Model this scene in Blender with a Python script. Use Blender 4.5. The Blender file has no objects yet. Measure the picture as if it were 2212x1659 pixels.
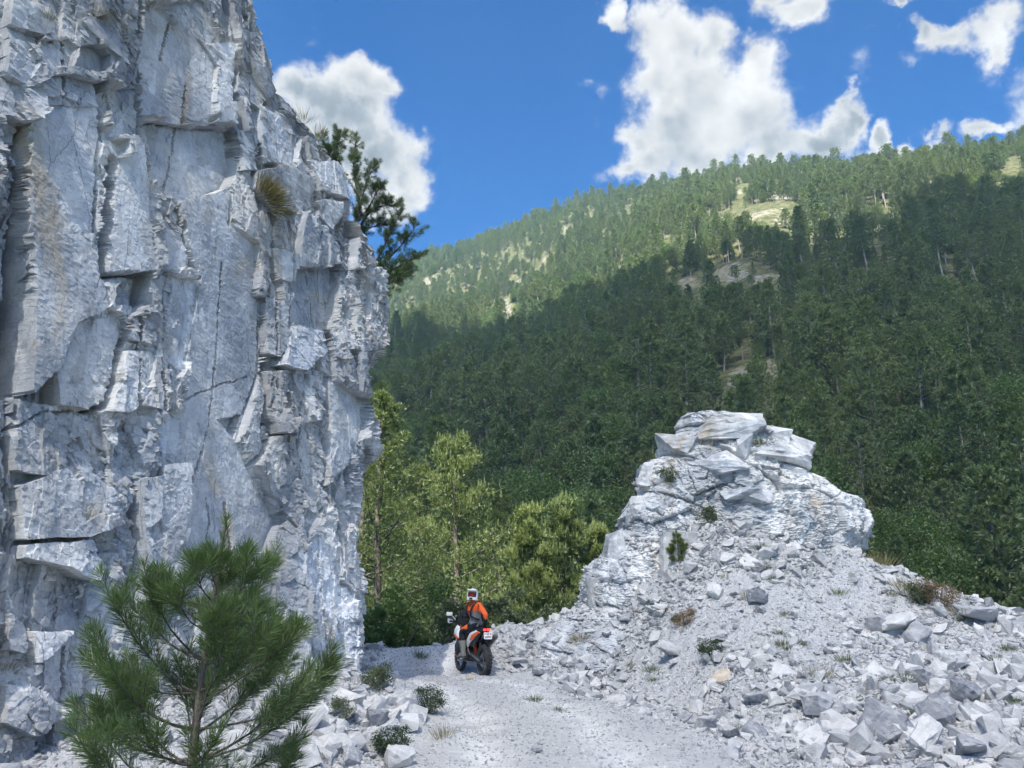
import bpy, bmesh, math, random
import numpy as np
from mathutils import Vector, Matrix, Euler

R = math.radians
sc = bpy.context.scene
col = sc.collection
rnd = random.Random(7)
rng = np.random.default_rng(11)

# ------------------------------------------------------------------ camera
PITCH = R(15.8)
CAMZ = 1.6
cam_d = bpy.data.cameras.new("camera")
cam_d.sensor_width = 36.0
cam_d.lens = 27.07
cam_d.clip_start = 0.1
cam_d.clip_end = 6000.0
cam = bpy.data.objects.new("camera", cam_d)
cam.location = (0, 0, CAMZ)
cam.rotation_euler = (R(90) + PITCH, 0, 0)
col.objects.link(cam)
sc.camera = cam

# ------------------------------------------------------------------ exposure, sun, sky
sc.view_settings.view_transform = 'Standard'
sc.view_settings.look = 'None'
sc.view_settings.gamma = 1.0
sc.view_settings.use_curve_mapping = False
sc.view_settings.exposure = 1.75
sc.render.engine = 'CYCLES'
cy = sc.cycles
cy.use_denoising = True
try:
    cy.denoiser = 'OPENIMAGEDENOISE'
    cy.denoising_input_passes = 'RGB_ALBEDO_NORMAL'
    cy.denoising_prefilter = 'ACCURATE'
except Exception:
    pass
cy.use_adaptive_sampling = True
cy.adaptive_threshold = 0.02
cy.max_bounces = 8
cy.diffuse_bounces = 4
cy.glossy_bounces = 3
cy.transmission_bounces = 6
cy.transparent_max_bounces = 8
cy.volume_bounces = 1
cy.caustics_reflective = False
cy.caustics_refractive = False
cy.sample_clamp_indirect = 6.0

SUN_EL, SUN_AZ = R(52), R(195)       # azimuth clockwise from +Y: the sun stands behind the camera to the left
SUND = Vector((math.sin(SUN_AZ) * math.cos(SUN_EL), math.cos(SUN_AZ) * math.cos(SUN_EL), math.sin(SUN_EL)))
sd = bpy.data.lights.new("sun", 'SUN')
sd.energy = 5.0
sd.angle = R(0.53)
sd.color = (1.0, 0.95, 0.86)
sun = bpy.data.objects.new("sun", sd)
sun.rotation_euler = (-SUND).to_track_quat('-Z', 'Y').to_euler()
sun.location = (30, -30, 60)
col.objects.link(sun)

KP = 1663.3                          # focal length in the units of the 2212-wide picture used for measuring


def ray(X, V):
    cx, cyy = (X - 1106.0) / KP, (829.5 - V) / KP
    return Vector((cx, math.cos(PITCH) - math.sin(PITCH) * cyy, math.sin(PITCH) + math.cos(PITCH) * cyy))


def P(X, V, Y):
    d = ray(X, V)
    return Vector((0, 0, CAMZ)) + d * (Y / d.y)


def azel(X, V):
    d = ray(X, V).normalized()
    return math.atan2(d.x, d.y), math.asin(d.z)


world = bpy.data.worlds.new("World")
sc.world = world
world.use_nodes = True
wt = world.node_tree
wt.nodes.clear()


class NT:
    """small helper to write node trees as expressions"""

    def __init__(s, tree):
        s.t = tree

    def n(s, typ, **kw):
        nd = s.t.nodes.new(typ)
        for k, v in kw.items():
            setattr(nd, k, v)
        return nd

    def put(s, sock, v):
        if v is None:
            return
        if hasattr(v, 'is_output'):
            s.t.links.new(v, sock)
        else:
            if hasattr(sock.default_value, '__len__') and not hasattr(v, '__len__'):
                v = (v,) * len(sock.default_value)
            if hasattr(sock.default_value, '__len__') and len(sock.default_value) == 4 and len(v) == 3:
                v = (*v, 1)
            sock.default_value = v

    def m(s, op, a, b=None, c=None, clamp=False):
        nd = s.n('ShaderNodeMath', operation=op, use_clamp=clamp)
        s.put(nd.inputs[0], a); s.put(nd.inputs[1], b); s.put(nd.inputs[2], c)
        return nd.outputs[0]

    def v(s, op, a, b=None, out=0):
        nd = s.n('ShaderNodeVectorMath', operation=op)
        s.put(nd.inputs[0], a); s.put(nd.inputs[1], b)
        return nd.outputs[out]

    def noise(s, vec, scale, detail=4, rough=0.55, dist=0.0, typ='FBM'):
        nd = s.n('ShaderNodeTexNoise')
        try:
            nd.noise_type = typ
        except Exception:
            pass
        s.put(nd.inputs['Vector'], vec)
        nd.inputs['Scale'].default_value = scale
        nd.inputs['Detail'].default_value = detail
        nd.inputs['Roughness'].default_value = rough
        nd.inputs['Distortion'].default_value = dist
        return nd.outputs['Fac']

    def ss(s, x, a, b, lo=0.0, hi=1.0):
        nd = s.n('ShaderNodeMapRange', interpolation_type='SMOOTHSTEP')
        s.put(nd.inputs['Value'], x)
        nd.inputs['From Min'].default_value = a
        nd.inputs['From Max'].default_value = b
        nd.inputs['To Min'].default_value = lo
        nd.inputs['To Max'].default_value = hi
        return nd.outputs['Result']

    def mix(s, f, a, b, mode='MIX'):
        nd = s.n('ShaderNodeMix', data_type='RGBA', blend_type=mode)
        s.put(nd.inputs[0], f); s.put(nd.inputs[6], a); s.put(nd.inputs[7], b)
        return nd.outputs[2]

    def xyz(s, x, y, z):
        nd = s.n('ShaderNodeCombineXYZ')
        s.put(nd.inputs[0], x); s.put(nd.inputs[1], y); s.put(nd.inputs[2], z)
        return nd.outputs[0]


w = NT(wt)
sky = w.n('ShaderNodeTexSky', sky_type='NISHITA')
sky.sun_disc = False
sky.sun_elevation = SUN_EL
sky.sun_rotation = SUN_AZ
sky.altitude = 900
sky.air_density = 1.0
sky.dust_density = 0.25
sky.ozone_density = 2.2
skyc = w.n('ShaderNodeHueSaturation')
skyc.inputs['Saturation'].default_value = 1.75
w.put(skyc.inputs['Color'], sky.outputs[0])
bg_sky = w.n('ShaderNodeBackground')
w.put(bg_sky.inputs[0], w.mix(1.0, skyc.outputs[0], (0.62, 0.90, 1.12), 'MULTIPLY'))
bg_sky.inputs[1].default_value = 0.0545

tc = w.n('ShaderNodeTexCoord')
dirn = w.v('NORMALIZE', tc.outputs['Generated'])
sep = w.n('ShaderNodeSeparateXYZ')
w.put(sep.inputs[0], dirn)
az = w.m('ARCTAN2', sep.outputs[0], sep.outputs[1])
el = w.m('ARCSINE', sep.outputs[2])
# slow warp of the direction so the cloud outlines billow
nA = w.noise(dirn, 7.0, 7, 0.6)
nB = w.noise(w.v('ADD', dirn, (3.1, 7.7, 1.3)), 7.0, 7, 0.6)
wx = w.m('MULTIPLY', w.m('SUBTRACT', nA, 0.5), 0.17)
wy = w.m('MULTIPLY', w.m('SUBTRACT', nB, 0.5), 0.17)
ae = w.xyz(w.m('ADD', az, wx), w.m('ADD', el, wy), 0.0)
CLOUDS = [  # x, y, rx, ry in the measuring picture; each becomes a blob in azimuth and elevation
    (690, 225, 105, 85), (640, 215, 90, 70), (775, 172, 95, 56), (815, 188, 64, 44), (745, 265, 125, 80), (810, 335, 108, 76),
    (866, 375, 74, 54), (800, 415, 110, 50), (640, 300, 90, 90), (730, 360, 120, 90),
    (1430, 95, 120, 80), (1400, 180, 80, 80), (1545, 80, 70, 62), (1640, 135, 70, 66), (1520, 190, 165, 100), (1440, 265, 120, 90), (1590, 245, 150, 95),
    (1390, 345, 105, 70), (1335, 375, 70, 42), (1370, 300, 70, 60), (1480, 335, 150, 80), (1650, 300, 105, 55), (1745, 275, 75, 46), (1790, 248, 46, 32),
    (1345, 35, 34, 55),
    (1722, 25, 68, 52), (1695, -20, 60, 60),
    (2045, 108, 78, 40), (2150, 85, 56, 72), (2175, 20, 60, 60), (2000, 90, 36, 40), (2165, 130, 40, 36),
    (1905, 318, 70, 34), (2010, 305, 60, 26), (1835, 335, 60, 34), (2170, 275, 60, 24), (1860, 285, 34, 30),
    (1950, 2, 40, 14),
    # beyond the frame the same broken cloud goes on
    (2420, 160, 160, 90), (2600, 40, 150, 100), (2750, 230, 190, 90), (300, -60, 180, 70), (120, 120, 170, 110), (1000, -260, 260, 110),
    (1900, -330, 300, 120), (-250, 200, 240, 120), (1500, -620, 300, 160), (-200, -250, 260, 140), (2800, -300, 300, 160),
]
WISPS = [(670, 85, 52, 26), (1290, 215, 34, 40), (1832, 172, 34, 36), (1898, 82, 38, 14), (1275, 250, 26, 26), (1700, 215, 36, 14), (1350, 60, 36, 60),
         (955, 515, 10, 16), (880, 330, 60, 60), (900, 360, 30, 50), (1945, 90, 16, 30), (2110, 300, 60, 24), (1255, 180, 22, 14)]


def blobs(lst, vec, soft):
    f = None
    for (X, V, rx, ry) in lst:
        a0, e0 = azel(X, V)
        d = w.v('MULTIPLY', w.v('SUBTRACT', vec, (a0, e0, 0)), (KP / rx * 0.94, KP / ry * 0.94, 0))
        g = w.m('SUBTRACT', 1.0, w.v('LENGTH', d, out=1))
        if f is None:
            f = g
        else:
            f = w.m('SMOOTH_MAX', f, g, soft)
    return f


fld = blobs(CLOUDS, ae, 0.28)
wfl = blobs(WISPS, ae, 0.1)
fine = w.noise(w.v('ADD', dirn, (1.7, 0.2, 5.5)), 17.0, 12, 0.66)
up = w.noise(w.v('ADD', dirn, (1.7 + SUND.x * 0.010, 0.2 + SUND.y * 0.010, 5.5 + 0.022)), 17.0, 4, 0.5)
# general broken cloud over the half of the sky behind the camera
back = w.ss(sep.outputs[1], 0.25, -0.1)
gen = w.m('MULTIPLY', w.m('SUBTRACT', w.noise(dirn, 2.3, 6, 0.55), 0.49), 5.0)
gen = w.m('SUBTRACT', gen, w.m('MULTIPLY', w.m('SUBTRACT', 1.0, back), 6.0))
fld = w.m('MAXIMUM', fld, gen)
f2 = w.m('ADD', fld, w.m('MULTIPLY', w.m('SUBTRACT', fine, 0.5), 1.7))
al = w.ss(f2, -0.03, 0.56)
wal = w.m('MULTIPLY', w.ss(w.m('ADD', wfl, w.m('MULTIPLY', w.m('SUBTRACT', fine, 0.56), 4.2)), 0.15, 1.6), 0.55)
alpha = w.m('POWER', w.m('MAXIMUM', al, wal), 1.2)
# lighter where the billow faces the sun, greyer deep inside and low
soft = w.noise(w.v('ADD', dirn, (1.7, 0.2, 5.5)), 17.0, 4, 0.5)
lit = w.m('MULTIPLY', w.m('SUBTRACT', soft, up), 0.9)
deep = w.m('MULTIPLY', w.ss(f2, 0.25, 0.95), w.ss(w.noise(w.v('ADD', dirn, (9.3, 2.2, 4.4)), 4.5, 4, 0.5), 0.36, 0.66))
bright = w.m('ADD', w.m('SUBTRACT', 0.98, w.m('MULTIPLY', deep, 0.52)), lit)
bright = w.m('MINIMUM', w.m('MAXIMUM', bright, 0.42), 1.05)
ccol = w.mix(w.ss(bright, 0.45, 0.9), (0.84, 0.92, 1.0), (1.0, 0.99, 0.97))
bg_c = w.n('ShaderNodeBackground')
w.put(bg_c.inputs[0], ccol)
w.put(bg_c.inputs[1], w.m('MULTIPLY', bright, 0.295))
mx = w.n('ShaderNodeMixShader')
w.put(mx.inputs[0], alpha)
w.put(mx.inputs[1], bg_sky.outputs[0])
w.put(mx.inputs[2], bg_c.outputs[0])
wo = w.n('ShaderNodeOutputWorld')
w.put(wo.inputs[0], mx.outputs[0])


# ------------------------------------------------------------------ number helpers: noise, cells, splines, meshes
def hsh(ix, iy, iz, seed):
    h = (ix.astype(np.int64) * 374761393 + iy.astype(np.int64) * 668265263 + iz.astype(np.int64) * 2147483647 + seed * 974634777) & 0xffffffff
    h = ((h ^ (h >> 13)) * 1274126177) & 0xffffffff
    h = ((h ^ (h >> 16)) * 2246822519) & 0xffffffff
    return ((h ^ (h >> 15)) & 0xffffff).astype(np.float64) / 0xffffff


def vnoise(x, y, z=None, seed=0):
    if z is None:
        z = np.zeros_like(x)
    fx, fy, fz = np.floor(x), np.floor(y), np.floor(z)
    ix, iy, iz = fx.astype(np.int64), fy.astype(np.int64), fz.astype(np.int64)
    u, v, w_ = x - fx, y - fy, z - fz
    u, v, w_ = u * u * (3 - 2 * u), v * v * (3 - 2 * v), w_ * w_ * (3 - 2 * w_)
    r = 0
    for a in (0, 1):
        for b in (0, 1):
            for c in (0, 1):
                if c == 1 and not np.any(w_):
                    continue
                r = r + hsh(ix + a, iy + b, iz + c, seed) * (u if a else 1 - u) * (v if b else 1 - v) * (w_ if c else 1 - w_)
    return r * 2 - 1


def fbm(x, y, z=None, octv=4, seed=0, gain=0.5):
    r, a = 0, 1.0
    for o in range(octv):
        k = 2.03 ** o
        r = r + a * vnoise(x * k + o * 7.1, y * k + o * 3.7, None if z is None else z * k, seed + o)
        a *= gain
    return r


def cells(x, y, seed=0, jit=0.9):
    """nearest random point of a jittered grid: (offset to it, its random numbers, F1, F2)"""
    fx, fy = np.floor(x), np.floor(y)
    best = np.full(x.shape, 9.0); sec = np.full(x.shape, 9.0)
    bx = np.zeros_like(x); by = np.zeros_like(x); ci = np.zeros_like(x); cj = np.zeros_like(x)
    z0 = np.zeros(x.shape, np.int64)
    for a in (-1, 0, 1):
        for b in (-1, 0, 1):
            i, j = fx + a, fy + b
            px = i + 0.5 + jit * (hsh(i, j, z0, seed) - 0.5)
            py = j + 0.5 + jit * (hsh(i, j, z0, seed + 1) - 0.5)
            d = (x - px) ** 2 + (y - py) ** 2
            nb = d < best
            sec = np.where(nb, best, np.minimum(sec, d))
            best = np.where(nb, d, best)
            bx = np.where(nb, x - px, bx); by = np.where(nb, y - py, by)
            ci = np.where(nb, i, ci); cj = np.where(nb, j, cj)
    return bx, by, ci, cj, np.sqrt(best), np.sqrt(sec)


def facets(x, y, sx, sy, ang, amp, tilt, seed, crack=0.0):
    """broken rock: every cell of a jittered grid is its own tilted, offset plane"""
    c, s = math.cos(ang), math.sin(ang)
    u, v = (x * c + y * s) / sx, (-x * s + y * c) / sy
    bx, by, ci, cj, f1, f2 = cells(u, v, seed)
    z0 = np.zeros(x.shape, np.int64)
    h = amp * ((hsh(ci, cj, z0, seed + 5) * 2 - 1) + tilt * ((hsh(ci, cj, z0, seed + 6) * 2 - 1) * bx + (hsh(ci, cj, z0, seed + 7) * 2 - 1) * by))
    if crack:
        h = h - crack * np.exp(-((f2 - f1) / 0.05) ** 2)
    return h


def tps(ctrl, vals, lam=0.0):
    """thin plate spline through scattered heights"""
    c = np.array(ctrl, float); v = np.array(vals, float); n = len(c)
    sc_ = 1.0 / (np.abs(c).max() + 1e-9)
    c = c * sc_

    def U(r2):
        return np.where(r2 > 1e-12, 0.5 * r2 * np.log(np.maximum(r2, 1e-12)), 0)
    K = U(((c[:, None] - c[None]) ** 2).sum(-1)) + lam * np.eye(n)
    Pm = np.hstack([np.ones((n, 1)), c])
    A = np.zeros((n + 3, n + 3)); A[:n, :n] = K; A[:n, n:] = Pm; A[n:, :n] = Pm.T
    sol = np.linalg.solve(A, np.concatenate([v, np.zeros(3)]))

    def f(x, y):
        x = np.asarray(x, float) * sc_; y = np.asarray(y, float) * sc_
        r = sol[n] + sol[n + 1] * x + sol[n + 2] * y
        for i in range(n):
            r = r + sol[i] * U((x - c[i, 0]) ** 2 + (y - c[i, 1]) ** 2)
        return r
    return f


def sstep(x, a, b):
    t = np.clip((x - a) / (b - a), 0, 1)
    return t * t * (3 - 2 * t)


def inpoly(px, py, poly):
    r = np.zeros(px.shape, bool); n = len(poly); j = n - 1
    for i in range(n):
        xi, yi = poly[i]; xj, yj = poly[j]
        cnd = ((yi > py) != (yj > py)) & (px < (xj - xi) * (py - yi) / ((yj - yi) or 1e-9) + xi)
        r ^= cnd; j = i
    return r


def segdist(px, py, pts):
    d = np.full(px.shape, 1e9)
    for (x0, y0), (x1, y1) in zip(pts[:-1], pts[1:]):
        dx, dy = x1 - x0, y1 - y0
        t = np.clip(((px - x0) * dx + (py - y0) * dy) / (dx * dx + dy * dy + 1e-12), 0, 1)
        d = np.minimum(d, np.hypot(px - x0 - t * dx, py - y0 - t * dy))
    return d


def mesh_np(name, verts, faces, mats=(), smooth=False, midx=None):
    """mesh from arrays; faces is an (n,3) or (n,4) array"""
    me = bpy.data.meshes.new(name)
    verts = np.asarray(verts, np.float32); faces = np.asarray(faces, np.int32)
    k = faces.shape[1]
    me.vertices.add(len(verts)); me.vertices.foreach_set("co", verts.ravel())
    me.loops.add(faces.size); me.loops.foreach_set("vertex_index", faces.ravel())
    me.polygons.add(len(faces))
    me.polygons.foreach_set("loop_start", np.arange(0, faces.size, k, dtype=np.int32))
    me.polygons.foreach_set("loop_total", np.full(len(faces), k, np.int32))
    me.polygons.foreach_set("use_smooth", np.full(len(faces), smooth, bool))
    if midx is not None:
        me.polygons.foreach_set("material_index", np.asarray(midx, np.int32))
    for m_ in mats:
        me.materials.append(m_)
    me.update(calc_edges=True)
    me.validate()
    return me


def link(name, me, parent=None, **kw):
    o = bpy.data.objects.new(name, me)
    col.objects.link(o)
    if parent is not None:
        o.parent = parent
    for k, v in kw.items():
        o[k] = v
    return o


def empty(name, loc, rz=0.0, **kw):
    o = bpy.data.objects.new(name, None)
    o.empty_display_size = 0.2
    o.location = loc
    o.rotation_euler = (0, 0, rz)
    col.objects.link(o)
    for k, v in kw.items():
        o[k] = v
    return o


def gridfaces(nr, nc):
    i = np.arange(nr - 1)[:, None] * nc + np.arange(nc - 1)[None]
    return np.stack([i, i + 1, i + nc + 1, i + nc], -1).reshape(-1, 4)


# ------------------------------------------------------------------ materials
def mat(name, build, rough=0.8):
    m_ = bpy.data.materials.new(name)
    m_.use_nodes = True
    t = m_.node_tree
    t.nodes.clear()
    a = NT(t)
    out = a.n('ShaderNodeOutputMaterial')
    b = a.n('ShaderNodeBsdfPrincipled')
    b.inputs['Roughness'].default_value = rough
    try:
        b.inputs['Specular IOR Level'].default_value = 0.3
    except Exception:
        pass
    a.put(out.inputs[0], b.outputs[0])
    build(a, b, out)
    return m_


def plain(name, c, rough=0.6, metal=0.0, wear=0.12, scale=14.0):
    def f(a, b, out):
        g = a.n('ShaderNodeNewGeometry')
        n1 = a.noise(g.outputs['Position'], scale, 4, 0.6)
        k = a.m('ADD', 1 - wear, a.m('MULTIPLY', n1, wear * 2))
        a.put(b.inputs['Base Color'], a.mix(1.0, (*c, 1), a.xyz(k, k, k), 'MULTIPLY'))
        a.put(b.inputs['Roughness'], a.m('ADD', rough - 0.08, a.m('MULTIPLY', n1, 0.16)))
        b.inputs['Metallic'].default_value = metal
    return mat(name, f)


def rock_builder(bumpk=1.0, pale=1.0, stain=0.5, scale=1.0, lamk=1.0):
    def f(a, b, out):
        pos = a.n('ShaderNodeNewGeometry').outputs['Position']
        big = a.noise(pos, 0.55 * scale, 5, 0.6, 0.6)
        mid = a.noise(a.v('ADD', pos, (5, 2, 9)), 2.1 * scale, 6, 0.62, 0.4)
        # fine lamination of the marble, near level but wavy
        sx = a.n('ShaderNodeSeparateXYZ'); a.put(sx.inputs[0], pos)
        zz_ = a.m('SUBTRACT', sx.outputs[2], a.m('MULTIPLY', a.m('ADD', sx.outputs[0], sx.outputs[1]), .16))
        zz_ = a.m('ADD', zz_, a.m('MULTIPLY', mid, .35))
        lam = a.xyz(a.m('MULTIPLY', sx.outputs[0], 1.8), a.m('MULTIPLY', sx.outputs[1], 1.8), a.m('MULTIPLY', zz_, 9.0))
        lamn = a.noise(lam, 1.5 * scale, 6, 0.65, 0.3)
        grain = a.noise(pos, 60 * scale, 3, 0.6)
        c = a.mix(a.ss(big, 0.34, 0.66), (0.305 * pale, 0.325 * pale, 0.35 * pale), (0.51 * pale, 0.507 * pale, 0.495 * pale))
        oi = a.n('ShaderNodeObjectInfo')
        ok_ = a.m('ADD', 0.74, a.m('MULTIPLY', oi.outputs['Random'], 0.48))
        c = a.mix(1.0, c, a.xyz(ok_, ok_, a.m('MULTIPLY', ok_, 1.01)), 'MULTIPLY')
        c = a.mix(a.m('MULTIPLY', a.ss(mid, 0.50, 0.72), 0.7), c, (0.55 * pale, 0.547 * pale, 0.535 * pale))
        c = a.mix(a.m('MULTIPLY', a.ss(lamn, 0.52, 0.70), 0.40 * lamk), c, (0.29, 0.31, 0.345))
        st = a.m('MULTIPLY', a.ss(a.noise(a.v('MULTIPLY', pos, (0.9, 0.9, 0.45)), 0.9 * scale, 6, 0.65, 0.8), 0.555, 0.72), stain)
        c = a.mix(st, c, (0.53, 0.45, 0.34))
        dk = a.m('MULTIPLY', a.ss(a.noise(a.v('ADD', a.v('MULTIPLY', pos, (1.6, 1.6, 0.5)), (3, 8, 1)), 0.8 * scale, 6, 0.7, 0.5), 0.60, 0.74), 0.45 * stain)
        c = a.mix(dk, c, (0.15, 0.15, 0.16))
        wv = a.v('ADD', a.v('MULTIPLY', a.xyz(sx.outputs[0], sx.outputs[1], zz_), (1.7, 1.7, .62)), a.v('MULTIPLY', a.xyz(mid, big, lamn), (.30, .30, .22)))
        ck = None
        for sc_k, wdt, amt in ((1.0, .006, .60), (2.7, .010, .38), (7.0, .024, .26)):
            vo = a.n('ShaderNodeTexVoronoi', feature='DISTANCE_TO_EDGE')
            a.put(vo.inputs['Vector'], wv)
            vo.inputs['Scale'].default_value = sc_k * scale
            vc = a.n('ShaderNodeTexVoronoi')
            a.put(vc.inputs['Vector'], wv)
            vc.inputs['Scale'].default_value = sc_k * scale * .8
            sp = a.n('ShaderNodeSeparateColor'); a.put(sp.inputs[0], vc.outputs['Color'])
            k_ = a.m('MULTIPLY', a.m('MULTIPLY', a.ss(vo.outputs['Distance'], wdt, wdt * .25), amt), a.ss(sp.outputs[0], .45, .85))
            ck = k_ if ck is None else a.m('MAXIMUM', ck, k_)
            if sc_k < 3:
                tk_ = a.m('ADD', .86, a.m('MULTIPLY', sp.outputs[1], .28))
                c = a.mix(1.0, c, a.xyz(tk_, tk_, tk_), 'MULTIPLY')
        c = a.mix(ck, c, (.07, .075, .085))
        gk = a.m('ADD', 0.80, a.m('MULTIPLY', grain, 0.40))
        c = a.mix(1.0, c, a.xyz(gk, gk, gk), 'MULTIPLY')
        a.put(b.inputs['Base Color'], c)
        b.inputs['Roughness'].default_value = 0.78
        h = a.m('ADD', a.m('MULTIPLY', lamn, 0.30 * lamk), a.m('SUBTRACT', a.m('MULTIPLY', a.noise(pos, 19 * scale, 7, 0.75, 0.3), 0.55), a.m('MULTIPLY', ck, .8)))
        bp = a.n('ShaderNodeBump')
        bp.inputs['Strength'].default_value = 0.7 * bumpk
        bp.inputs['Distance'].default_value = 0.04
        a.put(bp.inputs['Height'], h)
        a.put(b.inputs['Normal'], bp.outputs[0])
    return f


M_CLIFF = mat('cliff_marble', rock_builder(1.15, 1.36, 0.85))
M_OUT = mat('outcrop_marble', rock_builder(1.0, 1.24, 0.9, 1.3, .35))


def stone_builder(pale, tone=(1, 1, 1), wear=1.0):
    def f(a, b, out):
        oi = a.n('ShaderNodeObjectInfo')
        tcx = a.n('ShaderNodeTexCoord')
        v = a.v('ADD', a.v('MULTIPLY', tcx.outputs['Object'], (1, 1, 2.2)), a.v('MULTIPLY', oi.outputs['Location'], (1.3, 1.7, 1.1)))
        n1 = a.noise(v, 2.6, 6, 0.65, 0.5)
        n2 = a.noise(v, 14, 4, 0.7)
        base = a.mix(oi.outputs['Random'], (0.27 * pale, 0.28 * pale, 0.30 * pale), (0.60 * pale, 0.595 * pale, 0.58 * pale))
        c = a.mix(a.m('MULTIPLY', a.ss(n1, 0.42, 0.68), 0.6), base, (0.70 * pale, 0.70 * pale, 0.69 * pale))
        c = a.mix(a.m('MULTIPLY', a.ss(n1, 0.5, 0.3), 0.45), c, (0.30, 0.32, 0.35))
        c = a.mix(1.0, c, (*tone, 1), 'MULTIPLY')
        g = a.m('ADD', 0.82, a.m('MULTIPLY', n2, 0.36))
        a.put(b.inputs['Base Color'], a.mix(1.0, c, a.xyz(g, g, g), 'MULTIPLY'))
        b.inputs['Roughness'].default_value = 0.82
        bp = a.n('ShaderNodeBump')
        bp.inputs['Strength'].default_value = 0.5
        bp.inputs['Distance'].default_value = 0.03
        a.put(bp.inputs['Height'], a.m('ADD', n1, a.m('MULTIPLY', n2, 0.4)))
        a.put(b.inputs['Normal'], bp.outputs[0])
    return f


M_STONE = mat('broken_marble', stone_builder(0.94))
M_TAN = mat('tan_marble', stone_builder(1.05, (1.12, 0.96, 0.76)))
M_GREYSTONE = mat('grey_marble', stone_builder(0.74, (0.98, 0.99, 1.03)))


def gravel_ground(a, b, out):
    pos = a.n('ShaderNodeNewGeometry').outputs['Position']
    vo = a.n('ShaderNodeTexVoronoi')
    a.put(vo.inputs['Vector'], a.v('ADD', pos, a.v('MULTIPLY', a.xyz(a.noise(pos, 9, 3), a.noise(pos, 8, 3), 0), (0.06, 0.06, 0))))
    vo.inputs['Scale'].default_value = 21
    v2 = a.n('ShaderNodeTexVoronoi')
    a.put(v2.inputs['Vector'], pos)
    v2.inputs['Scale'].default_value = 55
    big = a.noise(pos, 0.7, 5, 0.6)
    dust = a.noise(a.v('ADD', pos, (4, 4, 0)), 1.7, 6, 0.65)
    sepc = a.n('ShaderNodeSeparateColor')
    a.put(sepc.inputs[0], vo.outputs['Color'])
    c = a.mix(sepc.outputs[0], (0.31, 0.325, 0.35), (0.55, 0.55, 0.55))
    sep2 = a.n('ShaderNodeSeparateColor')
    a.put(sep2.inputs[0], v2.outputs['Color'])
    c = a.mix(0.4, c, a.mix(sep2.outputs[1], (0.30, 0.31, 0.33), (0.57, 0.57, 0.565)))
    c = a.mix(a.m('MULTIPLY', a.ss(dust, 0.48, 0.70), 0.5), c, (0.46, 0.45, 0.43))
    c = a.mix(a.m('MULTIPLY', a.ss(big, 0.50, 0.30), 0.4), c, (0.42, 0.42, 0.43))
    tk = a.n('ShaderNodeAttribute', attribute_name='track')
    rd = a.n('ShaderNodeAttribute', attribute_name='road')
    c = a.mix(a.m('MULTIPLY', rd.outputs['Fac'], .55), c, (.47, .468, .455))
    c = a.mix(a.m('MULTIPLY', a.m('MULTIPLY', tk.outputs['Fac'], a.ss(dust, .30, .60)), .9), c, (.68, .675, .66))
    a.put(b.inputs['Base Color'], c)
    b.inputs['Roughness'].default_value = 0.9
    h = a.m('ADD', a.m('MULTIPLY', a.m('SUBTRACT', 1.0, vo.outputs['Distance']), 0.7), a.m('MULTIPLY', a.m('SUBTRACT', 1.0, v2.outputs['Distance']), 0.35))
    bp = a.n('ShaderNodeBump')
    bp.inputs['Strength'].default_value = 0.8
    bp.inputs['Distance'].default_value = 0.03
    a.put(bp.inputs['Height'], h)
    a.put(b.inputs['Normal'], bp.outputs[0])


M_GRAVEL = mat('crushed_marble', gravel_ground)


# ------------------------------------------------------------------ the near ground: gravel road, rubble banks and the berm at the bend
# heights come from measured points: (x, y in the measuring picture, distance ahead) or plain (x, y, z)
GC = []


def gp(X, V, Y):
    p = P(X, V, Y)
    GC.append((p.x, p.y, p.z))


def gx(x, y, z):
    GC.append((x, y, z))


# the road, almost level
for (x, y, z) in [(-3, 2, .0), (0, 2, 0), (3, 2, 0), (-1.5, 5, 0), (1.5, 5, 0), (-1.2, 8.5, .0), (.6, 8.5, 0), (2.0, 8.5, .02), (-1.6, 11, .0), (.4, 11, -.0), (1.8, 11, .03),
                  (-1.9, 13.5, 0), (0, 13.5, 0), (1.3, 13.3, .05), (-2.2, 16, 0), (-.7, 16, 0), (.5, 15.8, .04), (-2.6, 18.3, 0), (-.9, 18.0, .0), (-.6, 18.6, 0), (-1.2, 20.0, .0), (-.2, 18.0, 0), (-.9, 19.3, 0), (-1.5, 20.3, .02), (-2.2, 19.4, 0)]:
    gx(x, y, z)
# talus at the foot of the cliff
for q in [(700, 1600, 8.8), (640, 1659, 8.0), (740, 1520, 10.3), (850, 1600, 9.5), (790, 1480, 12.4), (880, 1560, 10.6), (940, 1655, 8.7), (300, 1720, 7.0), (100, 1740, 7.4), (560, 1690, 7.4)]:
    gp(*q)
for (x, y, z) in [(-6.5, 6, -.15), (-7, 9, .0), (-5, 11.5, .5), (-4.2, 14, .7), (-5, 4, -.15), (-8, 3, -.15), (-9, 7, -.1)]:
    gx(x, y, z)
# berm at the road's end and beyond the bend
for q in [(800, 1402, 21.5), (880, 1398, 21.6), (960, 1392, 21.4), (1060, 1372, 20.8), (1120, 1370, 20.4), (1180, 1372, 20.0), (1230, 1350, 19.8)]:
    gp(*q)
for (x, y, z) in [(-6, 22, .35), (-3.3, 19.8, .12), (.9, 18.2, .25)]:
    gx(x, y, z)
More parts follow.
